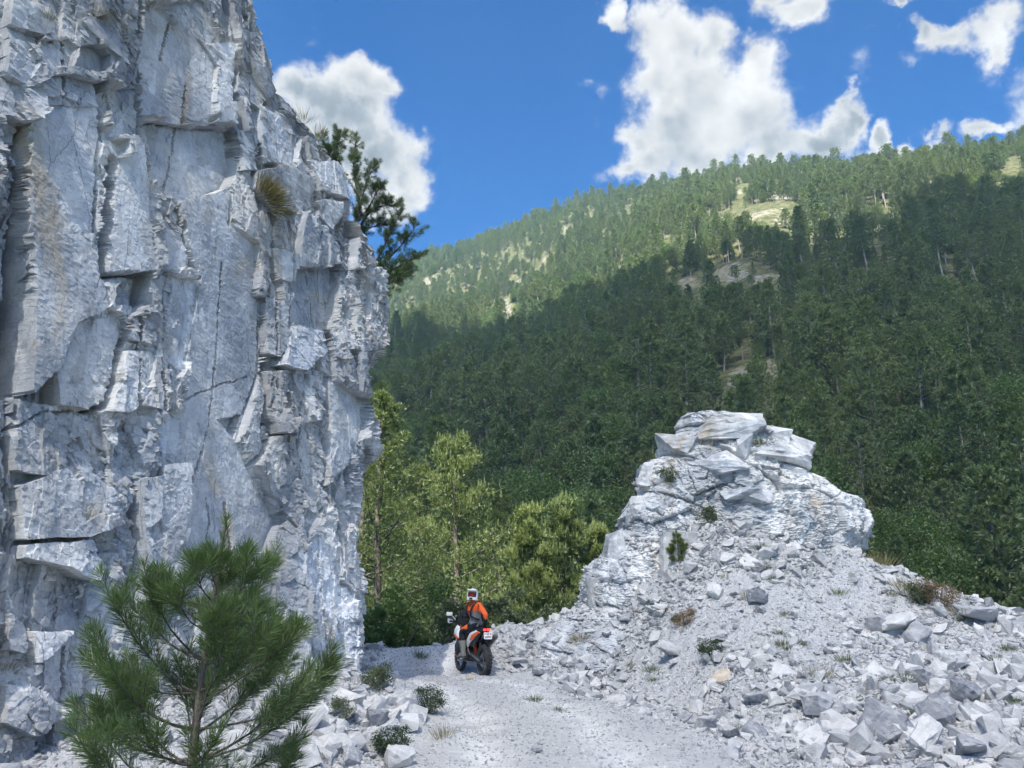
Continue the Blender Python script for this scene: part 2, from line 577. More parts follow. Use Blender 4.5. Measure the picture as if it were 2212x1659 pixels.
# debris cone against the outcrop, the bank to its right
for q in [(1560, 1118, 18.6), (1620, 1130, 18.5), (1700, 1180, 18.6), (1790, 1195, 18.8), (1850, 1215, 19.0),
          (1930, 1250, 18.9), (2000, 1298, 18.7), (2080, 1326, 18.4), (2212, 1345, 18.2), (2330, 1350, 18.2),
          (1220, 1458, 18.6), (1220, 1420, 19.2), (1300, 1475, 17.0), (1300, 1405, 18.0), (1300, 1292, 19.0), (1400, 1490, 15.8), (1400, 1445, 16.4), (1400, 1390, 17.0), (1400, 1255, 18.2),
          (1500, 1510, 14.3), (1500, 1440, 15.1), (1500, 1350, 16.3), (1500, 1185, 17.9), (1590, 1555, 12.0), (1650, 1600, 10.2), (1650, 1490, 12.4), (1650, 1400, 14.2), (1650, 1290, 16.2),
          (1800, 1659, 9.0), (1800, 1500, 12.1), (1800, 1400, 14.3), (1800, 1290, 16.6), (2000, 1659, 8.8), (2000, 1560, 10.6), (2000, 1450, 13.2), (2000, 1380, 15.3),
          (2180, 1600, 9.8), (2180, 1500, 12.0), (2180, 1420, 14.7), (1690, 1659, 8.6)]:
    gp(*q)
for (x, y, z) in [(5, 5, .35), (8, 4, .7), (10, 9, 1.1), (13, 13, 1.4), (12, 18, 1.0)]:
    gx(x, y, z)
# behind the crest everything falls away to the valley
for (x, y, z) in [(-8, 26, -1.2), (-4, 24.5, -1.2), (-1, 24, -1.3), (2, 23.6, -1.5), (4, 23.5, -1.2), (7, 22.5, -1.4), (10, 22, -1.6), (14, 21.5, -1.8), (18, 19, -1.0),
                  (-10, 32, -5), (-3, 31, -5), (4, 31, -5), (11, 30, -5), (19, 29, -5.5), (22, 20, -4)]:
    gx(x, y, z)
GCa = np.array(GC)
_gf = tps(GCa[:, :2], GCa[:, 2], 2e-6)


def road_mask(x, y):
    """1 on the driven gravel, 0 on the banks"""
    cxr = np.interp(y, [2, 8.5, 11, 13.5, 16, 18, 20, 22], [.6, .55, .35, .0, -.55, -1.2, -1.9, -3.0])
    hw = np.interp(y, [2, 8.5, 11, 13.5, 16, 18, 20, 22], [1.9, 1.75, 1.75, 1.65, 1.55, 1.5, 1.35, .4])
    wob = 0.25 * vnoise(x * 0.9, y * 0.9, seed=3)
    return 1 - sstep(np.abs(x - cxr) - hw + wob, -0.25, 0.35)


def ground_z(x, y, detail=True):
    x = np.asarray(x, float); y = np.asarray(y, float)
    z = _gf(x, y)
    if detail:
        rm = road_mask(x, y)
        k = 1 - rm
        z = z + k * (0.10 * fbm(x * 0.9, y * 0.9, octv=3, seed=21) + 0.05 * np.maximum(facets(x, y, .55, .45, .4, 1.0, 1.2, 31), -0.6)
                     + 0.03 * facets(x, y, .2, .17, .9, 1.0, 1.3, 37))
        z = z + (0.012 + 0.0 * k) * fbm(x * 2.2, y * 2.2, octv=4, seed=41)
        # two shallow wheel tracks
        cxr = np.interp(y, [2, 8.5, 11, 13.5, 16, 18, 20], [.6, .55, .35, .0, -.6, -1.6, -2.6])
        for off in (-.75, .75):
            z = z - rm * 0.05 * np.exp(-((x - cxr - off + 0.1 * vnoise(y * .5, y * 0, seed=5)) / .22) ** 2)
    return z


gxs = np.linspace(-10.5, 20, 470)
gys = np.concatenate([np.linspace(1.0, 6.5, 40, endpoint=False), np.linspace(6.5, 23, 350, endpoint=False), np.linspace(23, 33, 60)])
GX, GY = np.meshgrid(gxs, gys)
GZ = ground_z(GX, GY)
me = mesh_np('gravel_ground', np.stack([GX, GY, GZ], -1).reshape(-1, 3), gridfaces(len(gys), len(gxs)), [M_GRAVEL], smooth=False)
_cx = np.interp(GY, [2, 8.5, 11, 13.5, 16, 18, 20], [.6, .55, .35, .0, -.6, -1.6, -2.6])
_w = .10 * vnoise(GY * .5, GY * 0, seed=5)
_tr = sum(np.exp(-((GX - _cx - o_ + _w) / .34) ** 2) for o_ in (-.75, .75)) * road_mask(GX, GY)
q_ = me.attributes.new('track', 'FLOAT', 'POINT'); q_.data.foreach_set('value', _tr.ravel().astype(np.float32))
q_ = me.attributes.new('road', 'FLOAT', 'POINT'); q_.data.foreach_set('value', road_mask(GX, GY).ravel().astype(np.float32))
ground = link('gravel_ground', me, kind='structure', label='pale crushed marble ground with a rough track curving left between cliff and outcrop')


def gz(x, y):
    return float(ground_z(np.array([x]), np.array([y]))[0])


def ground_hit(X, V, lo=4.0, hi=22.0):
    """first point of the near ground under a pixel of the measuring picture"""
    ys = np.linspace(lo, hi, 700)
    d = ray(X, V)
    xs = d.x / d.y * ys
    zs = CAMZ + d.z / d.y * ys
    g = ground_z(xs, ys, False)
    bel = np.nonzero(zs < g)[0]
    k = bel[0] if len(bel) else len(ys) - 1
    return float(xs[k]), float(ys[k]), float(ground_z(xs[k:k + 1], ys[k:k + 1])[0])


# ------------------------------------------------------------------ the cliff
A0 = P(0, 1500, 8.4); A0 = Vector((A0.x, A0.y))
B0 = P(800, 1420, 15.0); B0 = Vector((B0.x, B0.y))
CD = (B0 - A0).normalized()                 # along the face, away from the camera
CN = Vector((CD.y, -CD.x))                  # out of the face
LEAN = 0.145


def cliff_sz(X, V, off=0.0):
    """where the view through a pixel meets the leaning face (moved out by off): distance along it and height"""
    d = ray(X, V)
    n3 = Vector((CN.x, CN.y, LEAN))
    o = Vector((A0.x + CN.x * off, A0.y + CN.y * off, 0))
    t = (o - Vector((0, 0, CAMZ))).dot(n3) / d.dot(n3)
    p = Vector((0, 0, CAMZ)) + d * t
    q = Vector((p.x, p.y)) - Vector((o.x, o.y)) + CN * (LEAN * p.z)
    return q.dot(CD), p.z


SIL = [(562, -60), (565, 0), (575, 50), (600, 75), (614, 130), (618, 190), (620, 240), (655, 272), (690, 300), (725, 345), (752, 370), (760, 420), (764, 480), (775, 515), (812, 535), (830, 575),
       (828, 620), (838, 670), (836, 720), (828, 765), (800, 790), (788, 812), (790, 860), (806, 920), (812, 975), (800, 1000), (790, 1030), (784, 1075), (790, 1120), (786, 1190), (797, 1260),
       (801, 1340), (797, 1400), (790, 1440), (800, 1480), (800, 1530), (780, 1600)]
ssil = np.array(sorted((cliff_sz(*q)[::-1] for q in SIL)))     # z, s
SZMIN, SZMAX = -0.9, 18.5


def corner_s(z):
    return np.interp(z, ssil[:, 0], ssil[:, 1])


NZ, NS, NR = 900, 500, 110
zz = np.linspace(SZMIN, SZMAX, NZ)
S0 = -3.5
tt = np.linspace(0, 1, NS)
RC = 0.55
Zg = np.repeat(zz[:, None], NS + NR, 1)
sc_z = corner_s(zz + 0.0)
# smooth the corner line a little, keep its steps
ker = np.exp(-np.linspace(-2, 2, 9) ** 2); ker /= ker.sum()
sc_z = np.convolve(np.pad(sc_z, 4, 'edge'), ker, 'valid')
main_s = S0 + (sc_z[:, None] - RC - S0) * (tt[None] ** 0.92)
arc = np.linspace(0, 1, NR + 1)[1:] ** 1.15 * 8.0
ret_s = (sc_z[:, None] - RC) + arc[None]
SS = np.concatenate([main_s, ret_s], 1)
over = np.maximum(SS - (sc_z[:, None] - RC), 0)
TURN = R(112)
th = np.minimum(over / (RC * 1.35), TURN)
rad = RC * 1.35
bend_d = rad * np.sin(th) + np.maximum(over - rad * TURN, 0) * math.cos(TURN)
bend_n = -rad * (1 - np.cos(th)) - np.maximum(over - rad * TURN, 0) * math.sin(TURN)
sb = np.minimum(SS, sc_z[:, None] - RC) + bend_d

# measured slabs: outline, how far it stands out (m), lean (+ = tips back to the sky), yaw (+ = turns its face away from the camera), roughness
SLABS = [
    ([(314, 0), (445, 0), (475, 98), (461, 266), (312, 246)], -0.30, -.04, -.10, .25),
    ([(312, 250), (512, 273), (516, 371), (504, 410), (390, 437), (332, 392)], -0.55, -.10, -.05, .35),
    ([(96, 230), (211, 234), (207, 508), (50, 508), (56, 273)], 0.10, -.05, .02, .2),
    ([(50, 508), (207, 508), (226, 650), (180, 700), (110, 800), (40, 860), (54, 648)], 0.22, .10, .04, .3),
    ([(242, 350), (309, 309), (324, 578), (219, 592), (234, 430)], 0.12, .03, -.06, .25),
    ([(217, 303), (250, 312), (246, 348), (219, 346)], .10, .05, .0, .3),
    ([(212, 180), (240, 200), (300, 190), (312, 300), (228, 300), (214, 240)], -.10, -.04, .10, .5),
    ([(148, 51), (219, 37), (246, 70), (234, 129), (187, 94)], .30, .25, .0, .3),
    ([(0, 0), (39, 12), (94, 43), (98, 78), (78, 84), (0, 64)], .30, -.15, .05, .3),
    ([(0, 66), (80, 88), (66, 112), (0, 92)], .10, .3, .0, .4),
    ([(66, 113), (129, 92), (143, 117), (137, 156), (70, 152)], .18, .12, .05, .3),
    ([(145, 102), (187, 104), (215, 129), (211, 168), (145, 156)], .02, -.12, .0, .3),
    ([(0, 94), (39, 102), (66, 145), (39, 191), (0, 168)], .22, .12, .12, .35),
    ([(39, 203), (98, 168), (211, 188), (207, 234), (98, 230), (70, 250)], .18, .28, -.02, .5),
    ([(0, 254), (56, 273), (50, 508), (54, 648), (40, 860), (0, 870)], -.42, -.12, .10, .8),
    ([(445, 90), (504, 96), (498, 218), (466, 218), (475, 140)], .02, .05, -.15, .4),
    ([(469, 219), (504, 219), (502, 266), (461, 262)], .14, .10, -.1, .3),
    ([(340, 484), (402, 508), (406, 574), (344, 586)], .02, .03, .05, .3),
    ([(350, 590), (440, 605), (432, 660), (410, 742), (396, 800), (350, 760)], -.10, .04, .0, .4),
    ([(383, 437), (449, 422), (508, 402), (500, 484), (559, 523), (557, 640), (576, 642), (578, 806), (547, 891), (527, 950), (555, 1009), (629, 1126), (600, 1190), (380, 1190), (395, 1126),
      (391, 1000), (387, 970), (391, 860), (410, 743), (435, 602), (406, 540), (390, 480)], -.16, -.06, .10, .14),
    ([(340, 888), (391, 891), (387, 931), (383, 989), (340, 977)], -.02, .05, .0, .3),
    ([(297, 1030), (344, 1026), (346, 1005), (398, 1005), (391, 1141), (376, 1188), (380, 1290), (290, 1296)], .26, .10, -.05, .35),
    ([(316, 602), (344, 563), (348, 758), (340, 891), (297, 880), (324, 751)], .18, .06, -.04, .3),
    ([(266, 758), (324, 755), (312, 852), (273, 891), (223, 891), (254, 829)], .16, .08, .08, .35),
    ([(219, 594), (318, 587), (312, 650), (273, 680), (230, 650)], -.30, -.05, .05, .9),
    ([(150, 700), (225, 655), (262, 690), (250, 800), (214, 890), (120, 880), (112, 805)], .05, .04, .1, .45),
    ([(345, 610), (386, 620), (384, 700), (360, 800), (342, 790)], .05, .05, -.1, .7),
    ([(508, 275), (552, 290), (548, 370), (520, 372)], .10, .15, -.1, .4),
    ([(547, 371), (609, 359), (672, 383), (668, 453), (586, 461), (543, 410)], .16, -.08, .05, .35),
    ([(520, 60), (600, 80), (614, 180), (560, 240), (505, 200)], -.05, .08, .10, .5),
    ([(560, 230), (620, 245), (660, 280), (640, 350), (560, 350)], -.05, .06, .12, .5),
    ([(664, 344), (742, 352), (762, 391), (762, 430), (688, 410)], .14, .06, .0, .35),
    ([(672, 433), (730, 437), (730, 469), (703, 504), (676, 469)], .24, .02, .05, .3),
    ([(590, 531), (641, 547), (637, 609), (602, 600)], .14, .05, -.05, .3),
    ([(641, 461), (676, 477), (703, 523), (727, 539), (719, 578), (641, 574)], .26, -.2, .0, .55),
    ([(633, 580), (723, 580), (715, 720), (630, 690)], -.26, -.10, -.05, .3),
    ([(575, 640), (625, 650), (622, 740), (600, 770), (580, 760)], .03, .04, -.1, .5),
    ([(630, 700), (690, 715), (700, 760), (650, 800), (600, 790)], .16, .22, .0, .5),
    ([(722, 585), (832, 580), (838, 700), (780, 815), (760, 780), (755, 690)], .12, .03, -.12, .8),
    ([(586, 800), (715, 815), (690, 900), (660, 935), (600, 935)], .02, .1, .05, .95),
    ([(711, 821), (785, 862), (781, 923), (742, 1009), (703, 1048), (715, 931)], .06, .05, .05, .25),
    ([(600, 940), (700, 900), (705, 1040), (660, 1180), (630, 1120), (560, 1005)], -.02, .05, .05, .5),
    ([(734, 1143), (789, 1163), (781, 1300), (742, 1260)], .05, .04, .05, .3),
    ([(640, 1190), (730, 1120), (740, 1260), (775, 1310), (760, 1420), (660, 1400)], .04, .06, .08, .6),
    ([(25, 860), (110, 880), (210, 892), (225, 960), (190, 1040), (25, 1010)], .04, .12, .05, .6),
    ([(36, 1040), (180, 1010), (260, 1070), (250, 1130), (180, 1160), (36, 1160)], .16, .16, .02, .45),
    ([(40, 1170), (190, 1165), (215, 1215), (200, 1250), (130, 1220), (40, 1200)], .22, .30, .02, .4),
    ([(63, 1362), (150, 1358), (92, 1417), (64, 1436)], .22, .15, -.05, .25),
    ([(90, 1418), (155, 1370), (146, 1495), (110, 1510), (84, 1487)], .02, -.1, .25, .25),
    ([(0, 1310), (42, 1350), (40, 1415), (0, 1400)], .20, .2, .05, .3),
    ([(0, 1480), (84, 1490), (140, 1530), (60, 1590), (0, 1570)], .20, .25, .02, .5),
]
CRACKS = [
    ([(244, 346), (238, 422), (227, 500), (217, 590)], .062, 1.2), ([(212, 180), (214, 240), (217, 302)], .03, .5),
    ([(485, 560), (482, 640), (480, 760), (475, 838), (466, 915), (440, 1020), (433, 1042)], .012, .14),
    ([(391, 862), (475, 838), (556, 808)], .010, .07), ([(420, 170), (414, 270), (408, 340), (396, 430)], .010, .12),
    ([(514, 1088), (520, 1130), (529, 1180), (525, 1260)], .028, .3), ([(470, 1080), (480, 1130), (470, 1180)], .010, .12),
    ([(273, 669), (278, 700), (262, 760), (252, 830), (226, 880), (205, 890)], .035, .5), ([(297, 1032), (299, 1160), (292, 1290)], .014, .2),
    ([(62, 273), (58, 500), (62, 640), (44, 840), (25, 1010), (27, 1170)], .018, .3), ([(219, 592), (318, 584)], .03, .45),
    ([(715, 931), (709, 1000), (706, 1050)], .010, .12), ([(64, 1362), (64, 1440)], .018, .3), ([(146, 1400), (144, 1495)], .02, .3),
    ([(390, 20), (380, 70), (371, 120)], .014, .2), ([(0, 940), (100, 890), (205, 893)], .012, .08), ([(560, 1005), (600, 940), (600, 800)], .012, .15),
    ([(400, 480), (402, 510), (436, 602)], .02, .2), ([(312, 246), (420, 262), (512, 275)], .012, .10),
    ([(312, 0), (314, 130), (312, 250), (330, 392), (345, 480), (350, 590), (345, 760), (340, 890)], .022, .3),
    ([(576, 642), (580, 806), (547, 891)], .016, .2), ([(57, 273), (50, 508), (54, 648), (40, 860)], .02, .3), ([(211, 180), (207, 508), (226, 650)], .016, .25), ([(298, 600), (297, 880)], .014, .2),
    ([(508, 402), (500, 484)], .014, .2), ([(600, 600), (602, 800), (640, 1000)], .012, .2), ([(660, 820), (655, 1000), (668, 1180)], .012, .2), ([(700, 1050), (690, 1250), (700, 1400)], .012, .2), ([(130, 100), (135, 230)], .012, .2), ([(560, 20), (540, 200), (552, 370)], .014, .2), ([(690, 440), (676, 580), (700, 720)], .012, .15), ([(630, 460), (633, 580), (628, 700)], .02, .25),
]
# joints tilt slightly and wander, so warp the coordinates first
wsx = 0.030 * fbm(SS * 1.1, Zg * .7, octv=3, seed=51, gain=.45)
wsz = 0.050 * fbm(SS * 1.2 + 9, Zg * 1.1 + 4, octv=3, seed=61, gain=.45)
QS, QZ = SS + wsx, Zg + wsz
GSP = .0290                                  # grid spacing
Dx, Dz = np.zeros_like(SS), np.zeros_like(SS)
taken = np.zeros(SS.shape, bool)


def snap(dx, dz, reach=.95):
    """move grid points that lie next to a joint exactly onto it, so that edges run straight"""
    global taken
    m = (~taken) & (np.hypot(dx, dz) < reach * GSP)
    Dx[m] = dx[m]; Dz[m] = dz[m]
    taken |= m


def polysnap(q):
    best = np.full(SS.shape, 9.0); bx = np.zeros_like(SS); bz = np.zeros_like(SS)
    lo, hi = np.min(q, 0) - .1, np.max(q, 0) + .1
    sel = (QS > lo[0]) & (QS < hi[0]) & (QZ > lo[1]) & (QZ < hi[1])
    x, z = QS[sel], QZ[sel]
    bd = np.full(x.shape, 9.0); ox = np.zeros_like(x); oz = np.zeros_like(x)
    for (x0, y0), (x1, y1) in zip(q, q[1:] + q[:1]):
        ex, ey = x1 - x0, y1 - y0
        t = np.clip(((x - x0) * ex + (z - y0) * ey) / (ex * ex + ey * ey + 1e-12), 0, 1)
        px, pz = x0 + t * ex - x, y0 + t * ey - z
        d = np.hypot(px, pz)
        nb = d < bd
        bd = np.where(nb, d, bd); ox = np.where(nb, px, ox); oz = np.where(nb, pz, oz)
    best[sel] = bd; bx[sel] = ox; bz[sel] = oz
    return best, bx, bz


slab_id = np.full(SS.shape, -1, np.int32)
edge_d = np.full(SS.shape, 9.0)
SLP = []
for k, (poly, off, lean, yaw, ro) in enumerate(SLABS):
    # a traced edge is broken into short chipped runs
    q0 = [cliff_sz(X, V) for (X, V) in poly]
    q = []
    for (x0, y0), (x1, y1) in zip(q0, q0[1:] + q0[:1]):
        L = math.hypot(x1 - x0, y1 - y0)
        n = max(1, int(L / .32))
        for i in range(n):
            t = i / n
            j = .022 if i else 0
            # seeded by the place itself, so that two slabs share one broken edge
            rk = random.Random(round((x0 + (x1 - x0) * t) * 500) * 7919 + round((y0 + (y1 - y0) * t) * 500))
            q.append((x0 + (x1 - x0) * t + rk.uniform(-j, j), y0 + (y1 - y0) * t + rk.uniform(-j, j)))
    SLP.append(q)
    slab_id = np.where(inpoly(QS, QZ, q), k, slab_id)
for k, q in enumerate(SLP):
    d, bx, bz = polysnap(q)
    edge_d = np.minimum(edge_d, d)
    # only where this outline is not covered by a later slab
    vis_ = slab_id <= k
    nbm = np.zeros_like(vis_)
    nbm |= slab_id == k
    nbm[1:] |= slab_id[:-1] == k; nbm[:-1] |= slab_id[1:] == k; nbm[:, 1:] |= slab_id[:, :-1] == k; nbm[:, :-1] |= slab_id[:, 1:] == k
    snap(np.where(vis_ & nbm, bx, 9), np.where(vis_ & nbm, bz, 9), 1.08)


def level(sx, sy, ang, seed, dosnap=True, shift=0.0, jit=.9):
    """joint-bounded cells: returns a function giving position inside the cell and its random numbers"""
    c, s = math.cos(ang), math.sin(ang)
    u, v = (QS * c + QZ * s) / sx + shift, (-QS * s + QZ * c) / sy + shift
    fx, fy = np.floor(u), np.floor(v)
    z0 = np.zeros(u.shape, np.int64)
    b1 = np.full(u.shape, 99.); b2 = np.full(u.shape, 99.)
    p1 = [np.zeros_like(u), np.zeros_like(u)]; p2 = [np.zeros_like(u), np.zeros_like(u)]
    ci, cj = np.zeros_like(u), np.zeros_like(u)
    for a_ in (-1, 0, 1):
        for b_ in (-1, 0, 1):
            i, j = fx + a_, fy + b_
            px = i + .5 + jit * (hsh(i, j, z0, seed) - .5)
            py = j + .5 + jit * (hsh(i, j, z0, seed + 1) - .5)
            d = (u - px) ** 2 + (v - py) ** 2
            n1 = d < b1
            n2 = (~n1) & (d < b2)
            p2 = [np.where(n1, p1[0], np.where(n2, px, p2[0])), np.where(n1, p1[1], np.where(n2, py, p2[1]))]
            b2 = np.where(n1, b1, np.where(n2, d, b2))
            p1 = [np.where(n1, px, p1[0]), np.where(n1, py, p1[1])]
            b1 = np.where(n1, d, b1)
            ci = np.where(n1, i, ci); cj = np.where(n1, j, cj)
    ex, ey = p2[0] - p1[0], p2[1] - p1[1]
    ll = np.sqrt(ex * ex + ey * ey) + 1e-9
    sd = (b2 - b1) / (2 * ll)                 # distance to the joint, in cell units
    if dosnap:
        du, dv = ex / ll * sd, ey / ll * sd
        # the move that reaches the joint along its own normal in real units
        gu, gv = ex / ll / sx, ey / ll / sy
        g2 = gu * gu + gv * gv
        mu, mv = gu / g2 * sd, gv / g2 * sd
        snap(mu * c - mv * s, mu * s + mv * c)
    z1 = z0
    R_ = [hsh(ci, cj, z1, seed + 5 + q) * 2 - 1 for q in range(3)]

    def plane(amp, tilt, tz=None):
        x, z = QS + Dx, QZ + Dz
        uu, vv = (x * c + z * s) / sx + shift - p1[0], (-x * s + z * c) / sy + shift - p1[1]
        return amp * (R_[0] + tilt * R_[1] * uu + (tilt if tz is None else tz) * R_[2] * vv)
    return plane, sd


L1, _ = level(.66, 4.5, .02, 1101)
L2, _ = level(.34, 1.5, -.03, 1107)
L3, e3 = level(.30, .42, .12, 1111)
L4, e4 = level(.15, .11, -.2, 1121)
SZ_, SX_ = QZ + Dz, QS + Dx
HH = L1(.15, 1.3, .6) + 0.22 * fbm(SS * .35, Zg * .25, octv=3, seed=71)
RO = np.full(SS.shape, 0.75)
for k, (poly, off, lean, yaw, ro) in enumerate(SLABS):
    msk = slab_id == k
    if not msk.any():
        continue
    q = SLP[k]
    cs, cz = np.mean([a for a, b in q]), np.mean([b for a, b in q])
    pl = off * .66 - np.clip(.6 * lean * (SZ_ - cz), -.3, .3) - yaw * (SX_ - cs)
    HH[msk] = pl[msk]
    RO[msk] = ro
RO = RO * (0.70 + 0.6 * sstep(fbm(SS * .6, Zg * .6, octv=3, seed=77), -.4, .5))
ROc = np.clip(RO, 0, 1.1)
big_k = np.clip(RO * 1.5 - .35, 0, 1)          # smooth slabs stay whole
HH += big_k * L2(.085, 1.6, 1.2)
chip = np.exp(-edge_d / .07)
HH += np.clip(big_k + .25 * chip, 0, 1) * L3(.055, 2.2)
HH += np.clip(ROc * 1.1 - .22 + .35 * chip, 0, 1) * L4(.022, 2.4)
HH += (.30 + .7 * ROc) * facets(QS + Dx, QZ + Dz, .065, .040, -.25, .0075, 2.2, 131)
HH += 0.006 * fbm(SS * 6, Zg * 9, octv=3, seed=181)
HH -= .03 * np.exp(-edge_d / .03) * .5
for pts, wd, dp in CRACKS:
    q = [cliff_sz(X, V, 0.05) for (X, V) in pts]
    d = segdist(QS + .012 * vnoise(Zg * 7, SS * 7, seed=9), QZ, q)
    HH -= dp * np.exp(-(d / wd) ** 4)
SS = SS + Dx; Zg = Zg + Dz
over = np.maximum(SS - (sc_z[:, None] - RC), 0)
th = np.minimum(over / (RC * 1.35), TURN)
bend_d = rad * np.sin(th) + np.maximum(over - rad * TURN, 0) * math.cos(TURN)
bend_n = -rad * (1 - np.cos(th)) - np.maximum(over - rad * TURN, 0) * math.sin(TURN)
sb = np.minimum(SS, sc_z[:, None] - RC) + bend_d
rr = ROc
# the notch in the smooth slab
nt = inpoly(QS, QZ, [cliff_sz(*q, -.1) for q in [(468, 908), (527, 895), (513, 946)]])
HH -= np.where(nt, .22 - .5 * np.abs(QS - cliff_sz(513, 920)[0]) * 0.3, 0)
tn = np.clip(over / (RC * 1.35), 0, TURN)
nx = CN.x * np.cos(tn) + CD.x * np.sin(tn)
ny = CN.y * np.cos(tn) + CD.y * np.sin(tn)
PX = A0.x + CD.x * sb + CN.x * (bend_n - LEAN * Zg) + nx * HH
PY = A0.y + CD.y * sb + CN.y * (bend_n - LEAN * Zg) + ny * HH
PZ = Zg + 0.10 * wsz * 0
# the broken side walls get their own roughness, in every direction
for amp, fr, sd3 in ((.008, 3.0, 901), (.005, 17.0, 921)):
    d3 = [vnoise(PX * fr, PY * fr, PZ * fr, sd3 + q) for q in range(3)]
    k3 = amp * (.4 + rr)
    PX, PY, PZ = PX + k3 * d3[0], PY + k3 * d3[1], PZ + .8 * k3 * d3[2]
CV = np.stack([PX, PY, PZ], -1).reshape(-1, 3)
CF = gridfaces(NZ, NS + NR)[:, ::-1]
fid = slab_id.reshape(-1)[CF].max(1)
same = (slab_id.reshape(-1)[CF] == fid[:, None]).sum(1) >= 2
fid = np.where(same, fid, -1)


def submesh(name, sel, mats):
    f = CF[sel]
    u, inv = np.unique(f, return_inverse=True)
    return mesh_np(name, CV[u], inv.reshape(-1, 4), mats)


cliff = link('cliff', submesh('cliff', fid < 0, [M_CLIFF]), kind='structure', label='towering grey and white marble cliff face with tall vertical slabs and cracks')
for k in range(len(SLABS)):
    s_ = np.nonzero(fid == k)[0]
    if len(s_) > 60:
        link('rock_slab', submesh('rock_slab', s_, [M_CLIFF]), cliff)


# ------------------------------------------------------------------ the wooded mountainside beyond the valley: one sheet that runs under everything
HC = []
RIDGE = {(840, 572), (990, 528), (1100, 478), (1270, 408), (1430, 370), (1560, 344), (1660, 334), (1850, 340), (1960, 322), (2090, 306), (2212, 286), (2400, 250), (2700, 180)}
for q in [(840, 1100, 150), (840, 900, 260), (840, 750, 420), (840, 640, 640), (840, 572, 950), (990, 528, 900), (1100, 478, 780), (1100, 620, 520), (1100, 760, 330), (1100, 900, 220), (1100, 1060, 135),
          (1270, 408, 640), (1300, 560, 430), (1300, 720, 275), (1300, 880, 190), (1300, 1050, 125), (1430, 370, 560), (1560, 344, 500), (1660, 334, 450), (1600, 470, 330), (1600, 620, 235), (1600, 800, 165), (1600, 980, 120),
          (1850, 340, 430), (1850, 480, 300), (1850, 650, 205), (1850, 850, 145), (1850, 1060, 105), (1960, 322, 420), (2090, 306, 410), (2212, 286, 410), (2100, 430, 300), (2120, 620, 205), (2120, 850, 142), (2120, 1060, 105), (2150, 1290, 78),
          (2400, 250, 400), (2400, 600, 215), (2400, 1000, 110), (2700, 180, 400), (2700, 700, 190), (640, 620, 1000), (640, 800, 480), (400, 700, 900)]:
    p = P(*q)
    HC.append((p.x, p.y, p.z - (10.0 if q[:2] in RIDGE else 0)))
for (x, y, z) in [(-60, 60, -16), (0, 48, -14), (40, 52, -14), (80, 50, -10), (-20, 80, -12), (-120, 150, -6), (0, -40, -25), (-150, 0, -20), (150, -20, -10), (-300, 300, 20), (160, 60, 20),
                  (-100, 1150, 150), (200, 900, 190), (350, 640, 200), (500, 560, 240), (-400, 1200, 160), (-600, 500, 40), (600, 100, 110)]:
    HC.append((x, y, z))
HCa = np.array(HC)
_hf = tps(HCa[:, :2], HCa[:, 2], 4e-6)


RIDGE_LINE = [(400, 640), (640, 600), (840, 588), (915, 552), (990, 540), (1100, 492), (1270, 424), (1430, 384), (1560, 358), (1660, 346), (1700, 352), (1850, 356), (1960, 338), (2090, 318), (2212, 300), (2400, 262), (2700, 190)]
_ra = np.array([azel(*q) for q in RIDGE_LINE])


def hill_z(x, y):
    x = np.asarray(x, float); y = np.asarray(y, float)
    z = _hf(x, y)
    k = sstep(y, 60, 150)
    r = np.hypot(x, y)
    z = z + k * (5.0 * fbm(x / 70, y / 70, octv=4, seed=301) + 1.2 * fbm(x / 14, y / 14, octv=3, seed=311)) * np.clip(r / 250, .3, 1.3)
    # the crest as it stands against the sky, less the height of its trees
    cap = CAMZ + np.maximum(r, 1) * np.tan(np.interp(np.arctan2(x, np.maximum(y, 1e-3)), _ra[:, 0], _ra[:, 1])) - 8.0
    t_ = (cap - z) / 6.0
    z = np.where((y > 60) & (t_ < 6), cap - 6.0 * np.log1p(np.exp(np.clip(t_, -30, 30))), z)
    # keep clear of the near ground
    near = (1 - sstep(np.hypot(x - 4, y - 14), 24, 44))
    return z * (1 - near) + np.minimum(z, -11) * near


def hill_hit(X, V, lo=60.0, hi=1100.0):
    ys = lo * (hi / lo) ** np.linspace(0, 1, 500)
    d = ray(X, V)
    xs = d.x / d.y * ys
    zs = CAMZ + d.z / d.y * ys
    bel = np.nonzero(zs < hill_z(xs, ys))[0]
    k = bel[0] if len(bel) else len(ys) - 1
    return float(xs[k]), float(ys[k]), float(zs[k])


